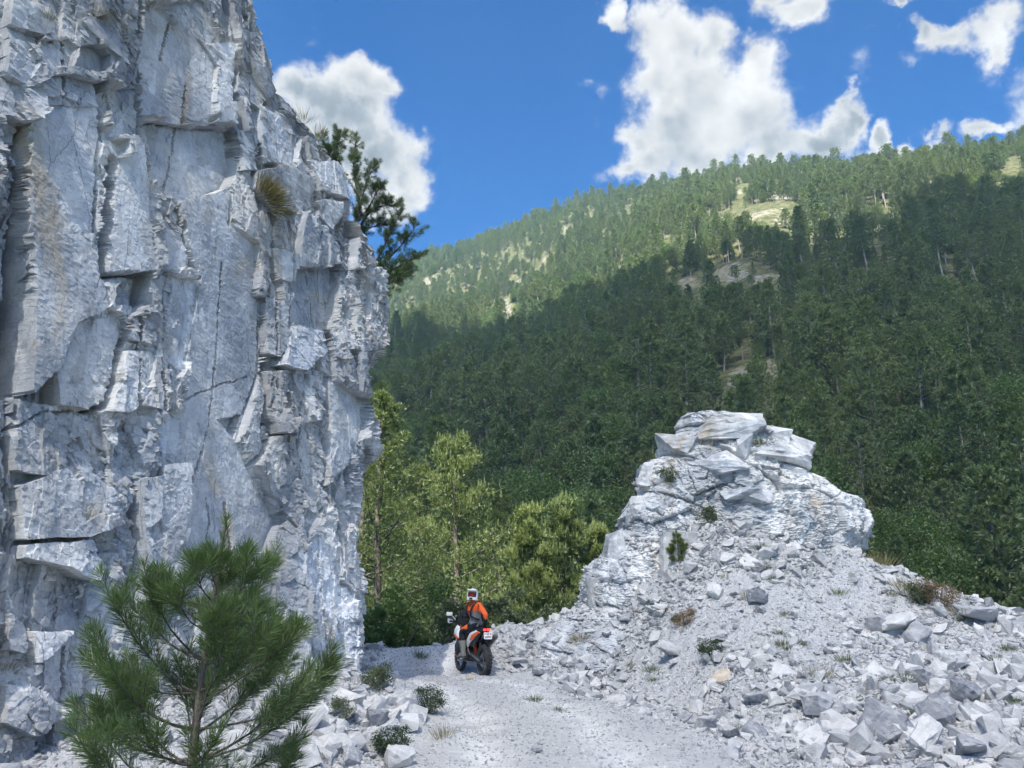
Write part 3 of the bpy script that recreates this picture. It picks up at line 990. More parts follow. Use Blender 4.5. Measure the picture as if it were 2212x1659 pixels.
def hill_mat(a, b, out):
    pos = a.n('ShaderNodeNewGeometry').outputs['Position']
    n1 = a.noise(pos, .035, 6, .6)
    n2 = a.noise(a.v('ADD', pos, (40, 9, 3)), .35, 6, .7, .4)
    at = a.n('ShaderNodeAttribute', attribute_name='bare')
    soil = a.mix(a.ss(n2, .40, .62), (.06, .075, .03), (.15, .145, .075))
    rock = a.mix(a.ss(n2, .38, .66), (.14, .135, .105), (.31, .30, .275))
    bare = a.ss(a.m('ADD', at.outputs['Fac'], a.m('MULTIPLY', a.m('SUBTRACT', n2, .5), 1.8)), .40, .80)
    c = a.mix(bare, soil, rock)
    gr = a.m('MULTIPLY', a.ss(at.outputs['Fac'], .25, .6), a.ss(n1, .42, .6))
    c = a.mix(a.m('MULTIPLY', gr, .35), c, (.24, .22, .10))
    a.put(b.inputs['Base Color'], c)
    b.inputs['Roughness'].default_value = .95
    bp = a.n('ShaderNodeBump')
    bp.inputs['Strength'].default_value = .9
    bp.inputs['Distance'].default_value = 1.4
    a.put(bp.inputs['Height'], a.m('ADD', n2, a.m('MULTIPLY', a.noise(a.v('MULTIPLY', pos, (1, 1, 2.5)), 1.1, 5, .7), .5)))
    a.put(b.inputs['Normal'], bp.outputs[0])


M_HILL = mat('mountain_soil', hill_mat)
# open stony places between the trees (picture position, half sizes in the picture)
BARE = [(1650, 462, 90, 11), (1700, 482, 50, 11), (1580, 478, 36, 7), (1700, 430, 50, 7), (1575, 585, 60, 22), (1480, 610, 40, 16), (1650, 605, 50, 16), (1640, 800, 75, 24), (1590, 835, 60, 16), (1580, 860, 50, 9),
        (1600, 415, 20, 8), (1645, 345, 16, 5), (1225, 500, 14, 7), (1180, 560, 16, 9), (1160, 600, 14, 9), (2080, 640, 55, 20), (1110, 620, 24, 12), (1340, 400, 18, 10), (930, 605, 30, 10), (1100, 690, 30, 12), (880, 690, 24, 10)]
BIGBARE = [(1640, 455, 105, 26), (1700, 475, 60, 22), (1580, 475, 40, 16), (2190, 352, 34, 26), (1575, 590, 75, 42), (1480, 610, 48, 30), (1650, 605, 60, 34), (1640, 800, 90, 48), (1590, 840, 75, 36), (1600, 412, 24, 24), (1650, 345, 18, 14),
           (1225, 500, 12, 12), (1170, 575, 18, 20), (2090, 640, 50, 18), (1340, 400, 12, 10), (1100, 690, 26, 12), (1520, 930, 60, 40)]
bare_w = []
for (X, V, rx, ry) in BARE:
    c0 = np.array(hill_hit(X, V)); c1 = np.array(hill_hit(X + rx, V)); c2 = np.array(hill_hit(X, V - ry)); c3 = np.array(hill_hit(X, V + ry))
    ux = (c1 - c0)[:2]
    uy = (c2 - c3)[:2] * .5
    bare_w.append((c0[:2], ux, uy))


def bareness(x, y):
    r = np.zeros_like(np.asarray(x, float))
    for c0, ux, uy in bare_w:
        M = np.array([ux, uy]).T
        if abs(np.linalg.det(M)) < 1e-6:
            continue
        iv = np.linalg.inv(M)
        dx, dy = x - c0[0], y - c0[1]
        a_, b_ = iv[0, 0] * dx + iv[0, 1] * dy, iv[1, 0] * dx + iv[1, 1] * dy
        r = np.maximum(r, 1.05 - 1.0 * (a_ * a_ + b_ * b_) + .35 * vnoise(x / 9, y / 9, seed=330))
    return np.clip(r, 0, 1)


hxs = np.linspace(-620, 640, 330)
hys = np.concatenate([np.linspace(-120, 40, 30, endpoint=False), np.linspace(40, 460, 230, endpoint=False), np.linspace(460, 1250, 110)])
HX, HY = np.meshgrid(hxs, hys)
HZ = hill_z(HX, HY)
me = mesh_np('mountainside', np.stack([HX, HY, HZ], -1).reshape(-1, 3), gridfaces(len(hys), len(hxs)), [M_HILL], smooth=True)
at_ = me.attributes.new('bare', 'FLOAT', 'POINT')
at_.data.foreach_set('value', bareness(HX, HY).ravel().astype(np.float32))
hill = link('mountainside', me, kind='structure', label='steep wooded mountainside rising beyond the valley, sunlit along its upper slope')

# ------------------------------------------------------------------ the rock outcrop right of the track
YO = 19.6
OUTL = [(900, 1486, 1566), (906, 1478, 1590), (918, 1474, 1625), (938, 1466, 1680), (952, 1436, 1705), (972, 1424, 1735), (986, 1428, 1740), (1000, 1392, 1728), (1014, 1382, 1722), (1040, 1380, 1768), (1062, 1384, 1792),
        (1082, 1366, 1838), (1108, 1350, 1856), (1134, 1342, 1866), (1162, 1330, 1858), (1190, 1305, 1838), (1210, 1292, 1850), (1250, 1264, 1890), (1310, 1249, 1960), (1345, 1215, 2010), (1400, 1175, 2080), (1480, 1120, 2150)]
oz = np.array([P((l + r) / 2, v, YO).z for v, l, r in OUTL])[::-1]
oxl = np.array([P(l, v, YO).x for v, l, r in OUTL])[::-1]
oxr = np.array([P(r, v, YO).x for v, l, r in OUTL])[::-1]
NT_, NL = 460, 300
tz = np.linspace(0, 1, NL)
zl = oz[0] + (oz[-1] - oz[0]) * tz
zl = np.concatenate([zl, np.full(12, oz[-1])])
cap = np.concatenate([np.ones(NL), np.linspace(.93, 0, 12)])
xl, xr = np.interp(zl, oz, oxl), np.interp(zl, oz, oxr)
xc, hw = (xl + xr) / 2, (xr - xl) / 2 * cap
hd = np.interp(zl, [oz[0], .5, 2, 3.4, 4.6, 5.6, oz[-1]], [3.2, 2.4, 1.75, 1.55, 1.25, .95, .6]) * cap
thv = np.linspace(0, 2 * math.pi, NT_, endpoint=False)
cs_, sn_ = np.cos(thv), np.sin(thv)
sx_ = np.sign(cs_) * np.abs(cs_) ** .78
sy_ = np.sign(sn_) * np.abs(sn_) ** .78
OX = xc[:, None] + hw[:, None] * sx_[None]
OY = YO + .1 + hd[:, None] * sy_[None]
OZ = np.repeat(zl[:, None], NT_, 1)
# direction outward, and a walk-around coordinate that closes on itself via two planar charts
nxo, nyo = cs_[None] * np.ones_like(OZ), sn_[None] * np.ones_like(OZ)
U1 = OX * 1.0 + (OY - YO) * .35
dip = OZ + .22 * (OX - 4.5)
wz = .03 * fbm(U1 * 2, OZ * 2, OY, octv=4, seed=401)
Hh = facets(U1 + wz, dip + wz, 1.1, .9, .15, .12, 1.4, 403, .05) + facets(U1 + wz, dip + wz, .42, .36, .4, .042, 1.7, 405, .03) + facets(U1, dip + wz, .18, .14, .3, .020, 1.8, 407) + facets(U1, dip, .08, .035, 0, .012, 1.5, 409)
Hh += .02 * fbm(U1 * 5, OZ * 8, OY * 5, octv=3, seed=411)
capk = np.clip(cap[:, None], 0, 1)
OX2 = OX + nxo * Hh * capk * .8
OY2 = OY + nyo * Hh * capk * 1.4
OZ2 = OZ + (1 - capk) * 0 + np.where(capk < 1, .06 * fbm(OX * 3, OY * 3, octv=3, seed=413) + .05 * facets(OX, OY, .4, .3, 0, 1, 1.2, 415), 0)
nl = len(zl)
i = np.arange(nl - 1)[:, None] * NT_ + np.arange(NT_)[None]
j = np.arange(nl - 1)[:, None] * NT_ + (np.arange(NT_)[None] + 1) % NT_
OF = np.stack([i, j, j + NT_, i + NT_], -1).reshape(-1, 4)
me = mesh_np('rock_outcrop', np.stack([OX2, OY2, OZ2], -1).reshape(-1, 3), OF, [M_OUT])
outcrop = link('rock_outcrop', me, kind='structure', label='free standing pale rock outcrop rising from a rubble slope right of the track')


# ------------------------------------------------------------------ stones
def hull_mesh(name, seed, flat=(1, .8, .5), npts=16, sub=0, rough=0.0, mats=(M_STONE,)):
    r = random.Random(seed)
    bm = bmesh.new()
    for k in range(npts):
        # points near the skin of a skewed box: angular, slabby pieces
        v = Vector((r.uniform(-1, 1), r.uniform(-1, 1), r.uniform(-1, 1)))
        ax = max(range(3), key=lambda q: abs(v[q]))
        v = v / max(abs(v[ax]), 1e-3) * r.uniform(.80, 1.0)
        v = Vector((v.x * .5, v.y * .5, v.z * .5))
        v.x += .22 * v.z * r.uniform(-1, 1)
        bm.verts.new((v.x * flat[0], v.y * flat[1], v.z * flat[2]))
    res = bmesh.ops.convex_hull(bm, input=bm.verts[:])
    bmesh.ops.delete(bm, geom=list({g for g in res['geom_interior'] + res['geom_unused'] if isinstance(g, bmesh.types.BMVert)}), context='VERTS')
    bmesh.ops.dissolve_limit(bm, angle_limit=R(9), verts=bm.verts[:], edges=bm.edges[:])
    if sub:
        bmesh.ops.bevel(bm, geom=bm.edges[:], offset=.007, segments=1, affect='EDGES')
        bmesh.ops.triangulate(bm, faces=bm.faces[:])
        for _ in range(sub):
            long_ = [e for e in bm.edges if e.calc_length() > .09]
            bmesh.ops.subdivide_edges(bm, edges=long_, cuts=1, use_grid_fill=False)
            bmesh.ops.triangulate(bm, faces=bm.faces[:])
        co = np.array([v.co for v in bm.verts])
        d = rough * (facets(co[:, 0] * 1.0 + co[:, 2] * .5, co[:, 1] + co[:, 2], .30, .22, .3, 1, 1.3, seed) + .6 * fbm(co[:, 0] * 5, co[:, 1] * 5, co[:, 2] * 9, octv=3, seed=seed))
        lay_ = .5 * rough * (hsh(np.floor(co[:, 2] / .08), co[:, 2] * 0, co[:, 2].astype(np.int64) * 0, seed) * 2 - 1)
        bm.normal_update()
        for v, q, l in zip(bm.verts, d, lay_):
            v.co += v.normal * float(q + l)
    bmesh.ops.triangulate(bm, faces=bm.faces[:])
    m_ = bpy.data.meshes.new(name)
    bm.to_mesh(m_); bm.free()
    for q in mats:
        m_.materials.append(q)
    return m_


# ------------------------------------------------------------------ blocks of the outcrop's head, and its right-hand nose
OB = [  # x0, v0, x1, v1 in the measuring picture, distance, tilt, seed
    (1476, 898, 1640, 962, 19.1, -.06, 1), (1420, 938, 1506, 988, 18.95, -.05, 2), (1600, 924, 1700, 968, 18.95, .28, 3), (1650, 946, 1752, 992, 19.0, .34, 4), (1482, 982, 1606, 1030, 18.55, -.10, 5),
    (1590, 942, 1622, 992, 18.5, .1, 6), (1548, 950, 1598, 984, 18.7, .2, 7), (1624, 968, 1742, 1010, 18.8, .12, 8), (1794, 1072, 1868, 1188, 19.1, .05, 9), (1690, 1030, 1800, 1090, 19.0, .2, 10),
    (1384, 1000, 1450, 1050, 19.0, 0, 11), (1560, 1056, 1640, 1082, 18.25, -.1, 12), (1600, 1062, 1672, 1090, 18.2, .1, 13), (1352, 1070, 1420, 1130, 18.9, .0, 14), (1310, 1150, 1380, 1230, 18.9, .1, 15),
    (1264, 1240, 1330, 1310, 18.9, -.1, 16), (1400, 1150, 1500, 1260, 18.15, .1, 17), (1640, 1000, 1740, 1050, 18.9, .15, 18)]
for (x0, v0, x1, v1, Y, tl, sd_) in OB:
    Y += .22
    c0 = P((x0 + x1) / 2, (v0 + v1) / 2, Y)
    wx_ = (P(x1, v0, Y) - P(x0, v0, Y)).x
    wz_ = P(x0, v0, Y).z - P(x0, v1, Y).z
    m_ = hull_mesh('rock_block', 500 + sd_, (1, 1, 1), 18, 3, .014, (M_OUT,))
    o = link('rock_block', m_, outcrop)
    o.location = c0
    o.scale = (wx_ * 1.1, max(.8, min(wx_, 1.6)), wz_ * 1.12)
    o.rotation_euler = (rnd.uniform(-.06, .06), tl, rnd.uniform(-.25, .25))


# ------------------------------------------------------------------ loose stones: the largest as things of their own, the rest as one mass
STV = [hull_mesh('stone', 700 + k, f, n, 0) for k, (f, n) in enumerate([((1, .8, .55), 14), ((1, .7, .4), 12), ((1, .85, .7), 15), ((1, .6, .35), 12), ((1, .75, .5), 16), ((1, .9, .45), 13),
                                                                       ((1, .65, .6), 14), ((1, .8, .3), 12), ((1, .7, .62), 16), ((1, .55, .5), 12)])]
BGV = [hull_mesh('boulder', 760 + k, f, 18, 2, .022) for k, f in enumerate([(1, .8, .6), (1, .7, .5), (1, .9, .75), (1, .65, .45), (1, .8, .42)])]
for m_ in BGV:
    pass


brg = P(1046, 1458, 18.55)
BIKE_HEAD = R(23.5)
f_dir = Vector((-math.sin(BIKE_HEAD), math.cos(BIKE_HEAD)))
bc = Vector((brg.x, 18.55)) + f_dir * .78        # where the motorcycle stands


def put_stone(name, me_, loc, s, rot, mat_=None, sink=.22, **kw):
    o = link(name, me_, **kw)
    o.location = (loc[0], loc[1], loc[2] + s * (.22 - sink * .5))
    o.scale = (s, s, s)
    o.rotation_euler = rot
    if mat_ is not None:
        o.material_slots[0].link = 'OBJECT'
        o.material_slots[0].material = mat_
    return o


placed = []
# boulders one can point at: x, v, width in the picture, mesh, rotation, material, label
NAMED = [
    (1562, 1478, 52, 2, (.2, -.35, .5), M_TAN, 'tan boulder standing upright at the right edge of the track'),
    (1925, 1574, 118, 0, (.5, .25, .7), M_GREYSTONE, 'large wedge shaped striped grey boulder leaning in the foreground rubble'),
    (1772, 1538, 66, 2, (.15, .1, .4), M_GREYSTONE, 'blocky grey boulder with a flat streaked top between road edge and the wedge boulder'),
    (2010, 1632, 84, 1, (.2, -.5, .2), None, 'tent shaped pale boulder at the bottom edge of the picture'),
    (2105, 1640, 96, 3, (.2, .15, .9), M_GREYSTONE, 'broad low rough boulder at the bottom right of the rubble'),
    (2030, 1556, 80, 2, (-.3, .5, .3), M_GREYSTONE, 'dark triangular boulder right of the wedge boulder'),
    (2090, 1500, 60, 2, (.4, .3, .2), M_GREYSTONE, 'brownish grey pyramid stone in the right of the rubble field'),
    (1740, 1520, 60, 1, (.2, .3, .5), None, 'pale pointed boulder behind the flat topped grey block'),
    (1560, 1535, 36, 2, (.1, .2, .6), M_GREYSTONE, 'squat grey block beside the track just below the tan boulder'),
    (1620, 1560, 56, 3, (.6, .3, .2), None, 'upright pale slab at the edge of the track nearest the camera'),
    (1900, 1340, 52, 2, (.2, .1, .4), M_GREYSTONE, 'grey block with a dark end on the upper rubble slope'),
    (1560, 1370, 44, 1, (.3, .1, .8), None, 'pale rounded stone sitting above the green clump on the slope'),
    (1945, 1350, 80, 3, (.0, -.35, .2), None, 'long pale slab lying tilted on the upper right slope'),
    (1985, 1370, 70, 1, (.5, -.3, .4), M_GREYSTONE, 'grey slab tilted up beside the long pale slab'),
    (2120, 1346, 72, 4, (.1, .1, .2), M_GREYSTONE, 'flat grey slab on the crest at the right against the forest'),
    (1640, 1298, 46, 2, (.1, .2, .5), M_GREYSTONE, 'dark sided block standing out in the middle of the debris cone'),
    (1840, 1530, 40, 0, (.2, .3, .1), None, 'pale knobbly boulder upslope of the wedge boulder'),
    (2060, 1440, 66, 0, (.3, -.2, .2), None, 'pale angular boulder on the far right of the rubble field'),
    (1990, 1470, 60, 2, (.1, .1, .6), None, 'cream coloured rough boulder in mid field of the rubble'),
    (2180, 1560, 60, 1, (.2, .4, .3), None, 'pale slab at the right picture edge among grey rubble'),
    (1124, 1431, 36, 4, (.1, .0, .2), M_GREYSTONE, 'grey flat topped boulder on the gravel right behind the motorcycle'),
    (1014, 1459, 16, 2, (.4, .6, .3), M_TAN, 'small pointed cream stone lying on the track below the motorcycle'),
    (943, 1388, 20, 2, (.3, .4, .1), None, 'white pointed stone on the berm left of the rider'),
    (1250, 1372, 34, 3, (.5, .2, .1), M_GREYSTONE, 'dark grey slab wedged in the berm at the foot of the outcrop'),
    (1205, 1395, 44, 0, (.2, .4, .9), None, 'large pale broken block in the berm left of the outcrop'),
    (1190, 1330, 30, 2, (.2, .3, .4), None, 'rounded pale boulder at the left foot of the outcrop'),
    (1030, 1380, 18, 1, (.2, .5, .1), None, 'pale stone on the berm behind the motorcycle number plate'),
    (1445, 1415, 60, 3, (.5, .2, .3), None, 'wide pale slab half buried in the lower debris slope'),
    (1160, 1620, 26, 1, (.1, .2, .3), M_GREYSTONE, 'lone grey stone on the track near the bottom edge'),
    (740, 1545, 46, 0, (.3, .2, .5), None, 'pale block at the foot of the cliff beside the dark shrub'),
    (860, 1640, 60, 2, (.3, .3, .2), None, 'biggest white block in the talus left of the track'),
    (760, 1618, 44, 1, (.3, .6, .4), None, 'white tilted block in the talus behind the low pine branch'),
]
for (X, V, wpx, k, rot, m_, lab) in NAMED:
    g = ground_hit(X, V + wpx * .22)
    dep = g[1] * math.cos(PITCH) + (g[2] - CAMZ) * math.sin(PITCH)
    s = wpx / KP * dep * 1.08
    g = (g[0], g[1], g[2] + .10 * s)
    put_stone('boulder', BGV[k], g, s, rot, m_, .1, label=lab, category='boulder')
    placed.append((g[0], g[1], s * .5))

# countable stones, size by place
want = {'bank': 132, 'cone': 56, 'talus': 46, 'berm': 30}
cnt = {k: 0 for k in want}
SHAPE = ['angular', 'flat', 'blocky', 'flat', 'chunky', 'angular', 'blocky', 'flat', 'chunky', 'wedge shaped']


def stone_place(z_, X, V):
    if z_ == 'bank':
        if V > 1600:
            return 'along the bottom edge of the rubble field'
        if X > 2060:
            return 'at the right edge of the rubble field'
        if X < 1720:
            return 'between the track and the foot of the debris slope'
        if V > 1490:
            return 'near the wedge shaped boulder'
        return 'midway up the rubble field'
    if z_ == 'cone':
        return 'high on the debris slope below the outcrop' if V < 1290 and X < 1760 else 'on the slope right of the debris cone' if X >= 1760 else 'low on the debris slope left of the tan boulder' if X < 1520 else 'low on the debris slope above the tan boulder'
    if z_ == 'talus':
        return 'at the foot of the cliff beside the track' if V < 1560 else 'in the talus heap at the bottom left of the track'
    return 'on the berm left of the rider' if X < 975 else 'on the berm right of the motorcycle' if X > 1065 else 'on the berm behind the motorcycle'


tries = 0
while any(cnt[k] < want[k] for k in want) and tries < 30000:
    tries += 1
    z_ = rnd.choice([k for k in want if cnt[k] < want[k]])
    if z_ == 'bank':
        X, V = rnd.uniform(1520, 2230), rnd.uniform(1400, 1670)
    elif z_ == 'cone':
        X, V = rnd.uniform(1240, 2000), rnd.uniform(1200, 1430)
    elif z_ == 'talus':
        X, V = rnd.uniform(690, 945), rnd.uniform(1490, 1670)
    else:
        X, V = rnd.uniform(800, 1290), rnd.uniform(1362, 1440)
    g = ground_hit(X, V)
    if g[1] > 21.6 or road_mask(np.array([g[0]]), np.array([g[1]]))[0] > .35:
        continue
    if z_ == 'bank' and g[1] > 15 or z_ == 'cone' and g[1] < 13.5:
        continue
    s = {'bank': .15, 'cone': .15, 'talus': .125, 'berm': .15}[z_] * math.exp(rnd.gauss(0.10, .42))
    if any((g[0] - a) ** 2 + (g[1] - b) ** 2 < (c + s * .35) ** 2 for a, b, c in placed):
        continue
    if abs(g[0] - bc.x + .3) < 1.25 and abs(g[1] - bc.y) < 1.9:
        continue
    placed.append((g[0], g[1], s * .45))
    cnt[z_] += 1
    k = rnd.randrange(len(STV))
    tone, m_ = rnd.choice([('pale', None), ('pale', None), ('grey', M_GREYSTONE), ('grey', M_GREYSTONE), ('white', None)] if rnd.random() < .5 else [('pale', None), ('grey', M_GREYSTONE)])
    if tone == 'white':
        tone = 'pale'
    big = s > .24
    shape = SHAPE[k] if not big else 'rough'
    where = stone_place(z_, X, V)
    put_stone('stone', rnd.choice(BGV) if big else STV[k], g, s * 1.25, (rnd.gauss(0, .4), rnd.gauss(0, .4), rnd.uniform(0, 6.28)), m_, .25,
              label='%s %s %s stone %s' % ('big' if big else 'small' if s < .125 else 'middling', tone, shape, where), category='stone', group='stones ' + where)


# the rest: tens of thousands of small stones over the near ground, as one mass
def gn_scatter(name, protos, pts, scl, rot, idx, parent=None, **kw):
    """one object that draws copies of the prototypes at given points"""
    cl = bpy.data.collections.new(name + '_kinds')
    for k, p in enumerate(protos):
        p.name = 'kind_%03d' % k if p.name.startswith('kind') is False else p.name
        cl.objects.link(p)
    me_ = bpy.data.meshes.new(name)
    n = len(pts)
    me_.vertices.add(n)
    me_.vertices.foreach_set('co', np.asarray(pts, np.float32).ravel())
    a1 = me_.attributes.new('scl', 'FLOAT_VECTOR', 'POINT'); a1.data.foreach_set('vector', np.asarray(scl, np.float32).ravel())
    a2 = me_.attributes.new('rot', 'FLOAT_VECTOR', 'POINT'); a2.data.foreach_set('vector', np.asarray(rot, np.float32).ravel())
    a3 = me_.attributes.new('pick', 'INT', 'POINT'); a3.data.foreach_set('value', np.asarray(idx, np.int32))
    me_.update()
    o = link(name, me_, parent, **kw)
    ng = bpy.data.node_groups.new(name, 'GeometryNodeTree')
    ng.interface.new_socket('Geometry', in_out='INPUT', socket_type='NodeSocketGeometry')
    ng.interface.new_socket('Geometry', in_out='OUTPUT', socket_type='NodeSocketGeometry')
    N, L = ng.nodes, ng.links
    gi, go = N.new('NodeGroupInput'), N.new('NodeGroupOutput')
    ci = N.new('GeometryNodeCollectionInfo')
    ci.inputs['Collection'].default_value = cl
    ci.inputs['Separate Children'].default_value = True
    ci.inputs['Reset Children'].default_value = True
    iop = N.new('GeometryNodeInstanceOnPoints')
    iop.inputs['Pick Instance'].default_value = True

    def na(nm, ty):
        q = N.new('GeometryNodeInputNamedAttribute')
        q.data_type = ty
        q.inputs['Name'].default_value = nm
        return q.outputs['Attribute']
    L.new(gi.outputs[0], iop.inputs['Points'])
    L.new(ci.outputs[0], iop.inputs['Instance'])
    L.new(na('pick', 'INT'), iop.inputs['Instance Index'])
    er = N.new('FunctionNodeEulerToRotation')
    L.new(na('rot', 'FLOAT_VECTOR'), er.inputs[0])
    L.new(er.outputs[0], iop.inputs['Rotation'])
    L.new(na('scl', 'FLOAT_VECTOR'), iop.inputs['Scale'])
    L.new(iop.outputs[0], go.inputs[0])
    md = o.modifiers.new('scatter', 'NODES')
    md.node_group = ng
    return o


def scatter_gravel():
    n = 330000
    x = rng.uniform(-7.5, 13.5, n)
    y = 5.2 + (22.0 - 5.2) * rng.random(n) ** 1.05
    zf = _gf(x, y)
    dep = y * math.cos(PITCH) + (zf - CAMZ) * math.sin(PITCH)
    u = x / dep
    rm = road_mask(x, y)
    keep = (np.abs(u) < .80) & (y < 21.9 + .3 * np.sin(x))
    # few stones on the driven track, many on the banks
    clump = sstep(fbm(x * .8, y * .8, octv=3, seed=77), -.5, .6)
    pr = np.where(rm > .5, .16, .30 + .60 * clump) * np.clip(14.0 / y, .55, 1.25)
    keep &= rng.random(n) < pr
    x, y, rm, clump = x[keep], y[keep], rm[keep], clump[keep]
    m = len(x)
    s = np.minimum(.027 * rng.random(m) ** -.42, .24)
    s = np.where(rm > .5, np.minimum(s * .55, .04), s * (.80 + .75 * clump))
    nb_ = np.hypot((x - bc.x + .2) / 1.0, (y - bc.y) / 1.7) < 1
    s = np.where(nb_, np.minimum(s, .045), s)
    s = np.maximum(s, .0018 * y)
    z = ground_z(x, y) + s * .10
    rot = np.stack([rng.normal(0, .45, m), rng.normal(0, .45, m), rng.uniform(0, 6.28, m)], -1)
    sc3 = s[:, None] * (1 + .25 * rng.normal(0, 1, (m, 3)).clip(-1.2, 1.6)) * 1.25
    protos = []
    for k, me_ in enumerate(STV):
        q = bpy.data.objects.new('kind_stone', me_)
        protos.append(q)
    o = gn_scatter('rubble', protos, np.stack([x, y, z], -1), sc3, rot, rng.integers(0, len(STV), m), kind='stuff', label='countless small pale broken stones strewn over track and banks')
    return m


def scatter_on(name, VV, wgt, n, smin, smax, parent, lab):
    """broken bits lodged on a rock face"""
    p_ = np.clip(wgt, 0, None); p_ = p_ / p_.sum()
    k = rng.choice(len(VV), n, replace=False, p=p_)
    s = smin * (smax / smin) ** (rng.random(n) ** 2.2)
    rot = np.stack([rng.normal(0, .5, n), rng.normal(0, .5, n), rng.uniform(0, 6.28, n)], -1)
    protos = [bpy.data.objects.new('kind_stone', m_) for m_ in STV]
    return gn_scatter(name, protos, VV[k], s[:, None] * (1 + .25 * rng.normal(0, 1, (n, 3)).clip(-1.2, 1.6)), rot, rng.integers(0, len(STV), n), parent, kind='stuff', label=lab)


scatter_on('loose_fragments', CV, (np.clip(ROc - .42, 0, 1) ** 1.5 * sstep(fbm(SS * .9, Zg * .9, octv=3, seed=991), .0, .7) + .02 * (Zg < 2.5)).ravel(), 2600, .035, .16, cliff, 'small broken pieces lodged in the fractured parts of the cliff')
_ov = np.stack([OX2, OY2, OZ2], -1).reshape(-1, 3)
_w = (sstep(OZ2, 5.6, 3.2) * (OY2 < YO + .6) * (.25 + 1.2 * sstep(fbm(OX2 * 1.2, OZ2 * 1.2, octv=3, seed=993), -.1, .5)) * (.35 + sstep(OX2, 4.6, 2.8))).ravel()
scatter_on('loose_fragments', _ov, _w, 1500, .05, .24, outcrop, 'small broken pieces crumbling off the flanks of the outcrop')
N_GRAVEL = scatter_gravel()
print('gravel', N_GRAVEL)


# ------------------------------------------------------------------ plants
def leaf_mat(name, c0, c1, trans=.35, rough=.6, hue_by_object=True, region=0.0):
    m_ = bpy.data.materials.new(name)
    m_.use_nodes = True
    t = m_.node_tree
    t.nodes.clear()
    a = NT(t)
    out = a.n('ShaderNodeOutputMaterial')
    oi = a.n('ShaderNodeObjectInfo')
    at = a.n('ShaderNodeAttribute', attribute_name='tint')
    k = a.m('ADD', a.m('MULTIPLY', at.outputs['Fac'], .5), a.m('MULTIPLY', oi.outputs['Random'], .5)) if hue_by_object else at.outputs['Fac']
    if region:
        rn = a.ss(a.noise(a.v('MULTIPLY', oi.outputs['Location'], (region, region, region)), 1.0, 4, .65), .35, .65)
        k = a.m('ADD', a.m('MULTIPLY', k, .62), a.m('MULTIPLY', rn, .38))
    c = a.mix(k, c0, c1)
    d = a.n('ShaderNodeBsdfDiffuse')
    a.put(d.inputs['Color'], c)
    tr = a.n('ShaderNodeBsdfTranslucent')
    a.put(tr.inputs['Color'], a.mix(.5, c, a.mix(1.0, c, (1.5, 1.5, .6), 'MULTIPLY')))
    gl = a.n('ShaderNodeBsdfGlossy')
    gl.inputs['Roughness'].default_value = rough
    gl.inputs['Color'].default_value = (.8, .9, .8, 1)
    m1 = a.n('ShaderNodeMixShader')
    m1.inputs[0].default_value = trans
    a.put(m1.inputs[1], d.outputs[0]); a.put(m1.inputs[2], tr.outputs[0])
    m2 = a.n('ShaderNodeMixShader')
    m2.inputs[0].default_value = .05
    a.put(m2.inputs[1], m1.outputs[0]); a.put(m2.inputs[2], gl.outputs[0])
    a.put(out.inputs[0], m2.outputs[0])
    return m_


def bark_builder(c0, c1):
    def f(a, b, out):
        pos = a.n('ShaderNodeTexCoord').outputs['Object']
        n1 = a.noise(a.v('MULTIPLY', pos, (9, 9, 2.5)), 2.2, 5, .7)
        a.put(b.inputs['Base Color'], a.mix(a.ss(n1, .35, .65), c0, c1))
        b.inputs['Roughness'].default_value = .9
        bp = a.n('ShaderNodeBump')
        bp.inputs['Strength'].default_value = .6
        bp.inputs['Distance'].default_value = .02
        a.put(bp.inputs['Height'], n1)
        a.put(b.inputs['Normal'], bp.outputs[0])
    return f


M_BARK = mat('pine_bark', bark_builder((.055, .045, .038), (.17, .15, .13)), .9)
M_BARKPALE = mat('pale_pine_bark', bark_builder((.13, .12, .11), (.32, .30, .27)), .9)
M_NEEDLE = leaf_mat('pine_needles', (.036, .075, .028), (.13, .195, .058), .30, .45, False)
M_NEEDLE2 = leaf_mat('sunny_pine_needles', (.065, .105, .030), (.20, .245, .075), .42, .5)
M_FAR = leaf_mat('mountain_pine_foliage', (.072, .125, .058), (.215, .265, .090), .42, .6, True, .018)
M_BROAD = leaf_mat('broad_leaves', (.055, .105, .026), (.15, .225, .055), .45, .6, True, .018)
M_BUSH = leaf_mat('grey_green_leaves', (.065, .090, .045), (.15, .18, .085), .4)
M_DRY = leaf_mat('dry_grass', (.16, .14, .06), (.34, .28, .13), .35)
M_GRASS = leaf_mat('grass_blades', (.05, .085, .025), (.16, .18, .07), .4)
M_RUST = leaf_mat('rust_leaves', (.17, .105, .055), (.31, .21, .12), .3)


def unit(a):
    return a / np.maximum(np.linalg.norm(a, axis=-1, keepdims=True), 1e-9)


def blades(pos, dirs, k, length, width, spread, r, tint=None, fold=False):
    """k narrow triangles round every point, fanned about its direction; returns vertices, faces, tint"""
    n = len(pos)
    pos = np.repeat(pos, k, 0); d = np.repeat(unit(dirs), k, 0)
    d = unit(d + spread * unit(r.normal(size=d.shape)))
    L = length * (.7 + .5 * r.random(len(d)))[:, None]
    side = unit(np.cross(d, r.normal(size=d.shape)))
    wv = side * (width * (.7 + .6 * r.random(len(d))))[:, None] * .5
    mid = pos + d * L * .45
    V = np.stack([pos - wv * .35, mid - wv, pos + d * L, mid + wv], 1).reshape(-1, 3)
    F = np.arange(len(d) * 4).reshape(-1, 4)
    t = np.repeat(np.zeros(n) + .5 if tint is None else tint, k) + r.normal(0, .22, len(d))
    return V, F, np.repeat(np.clip(t, 0, 1), 4)


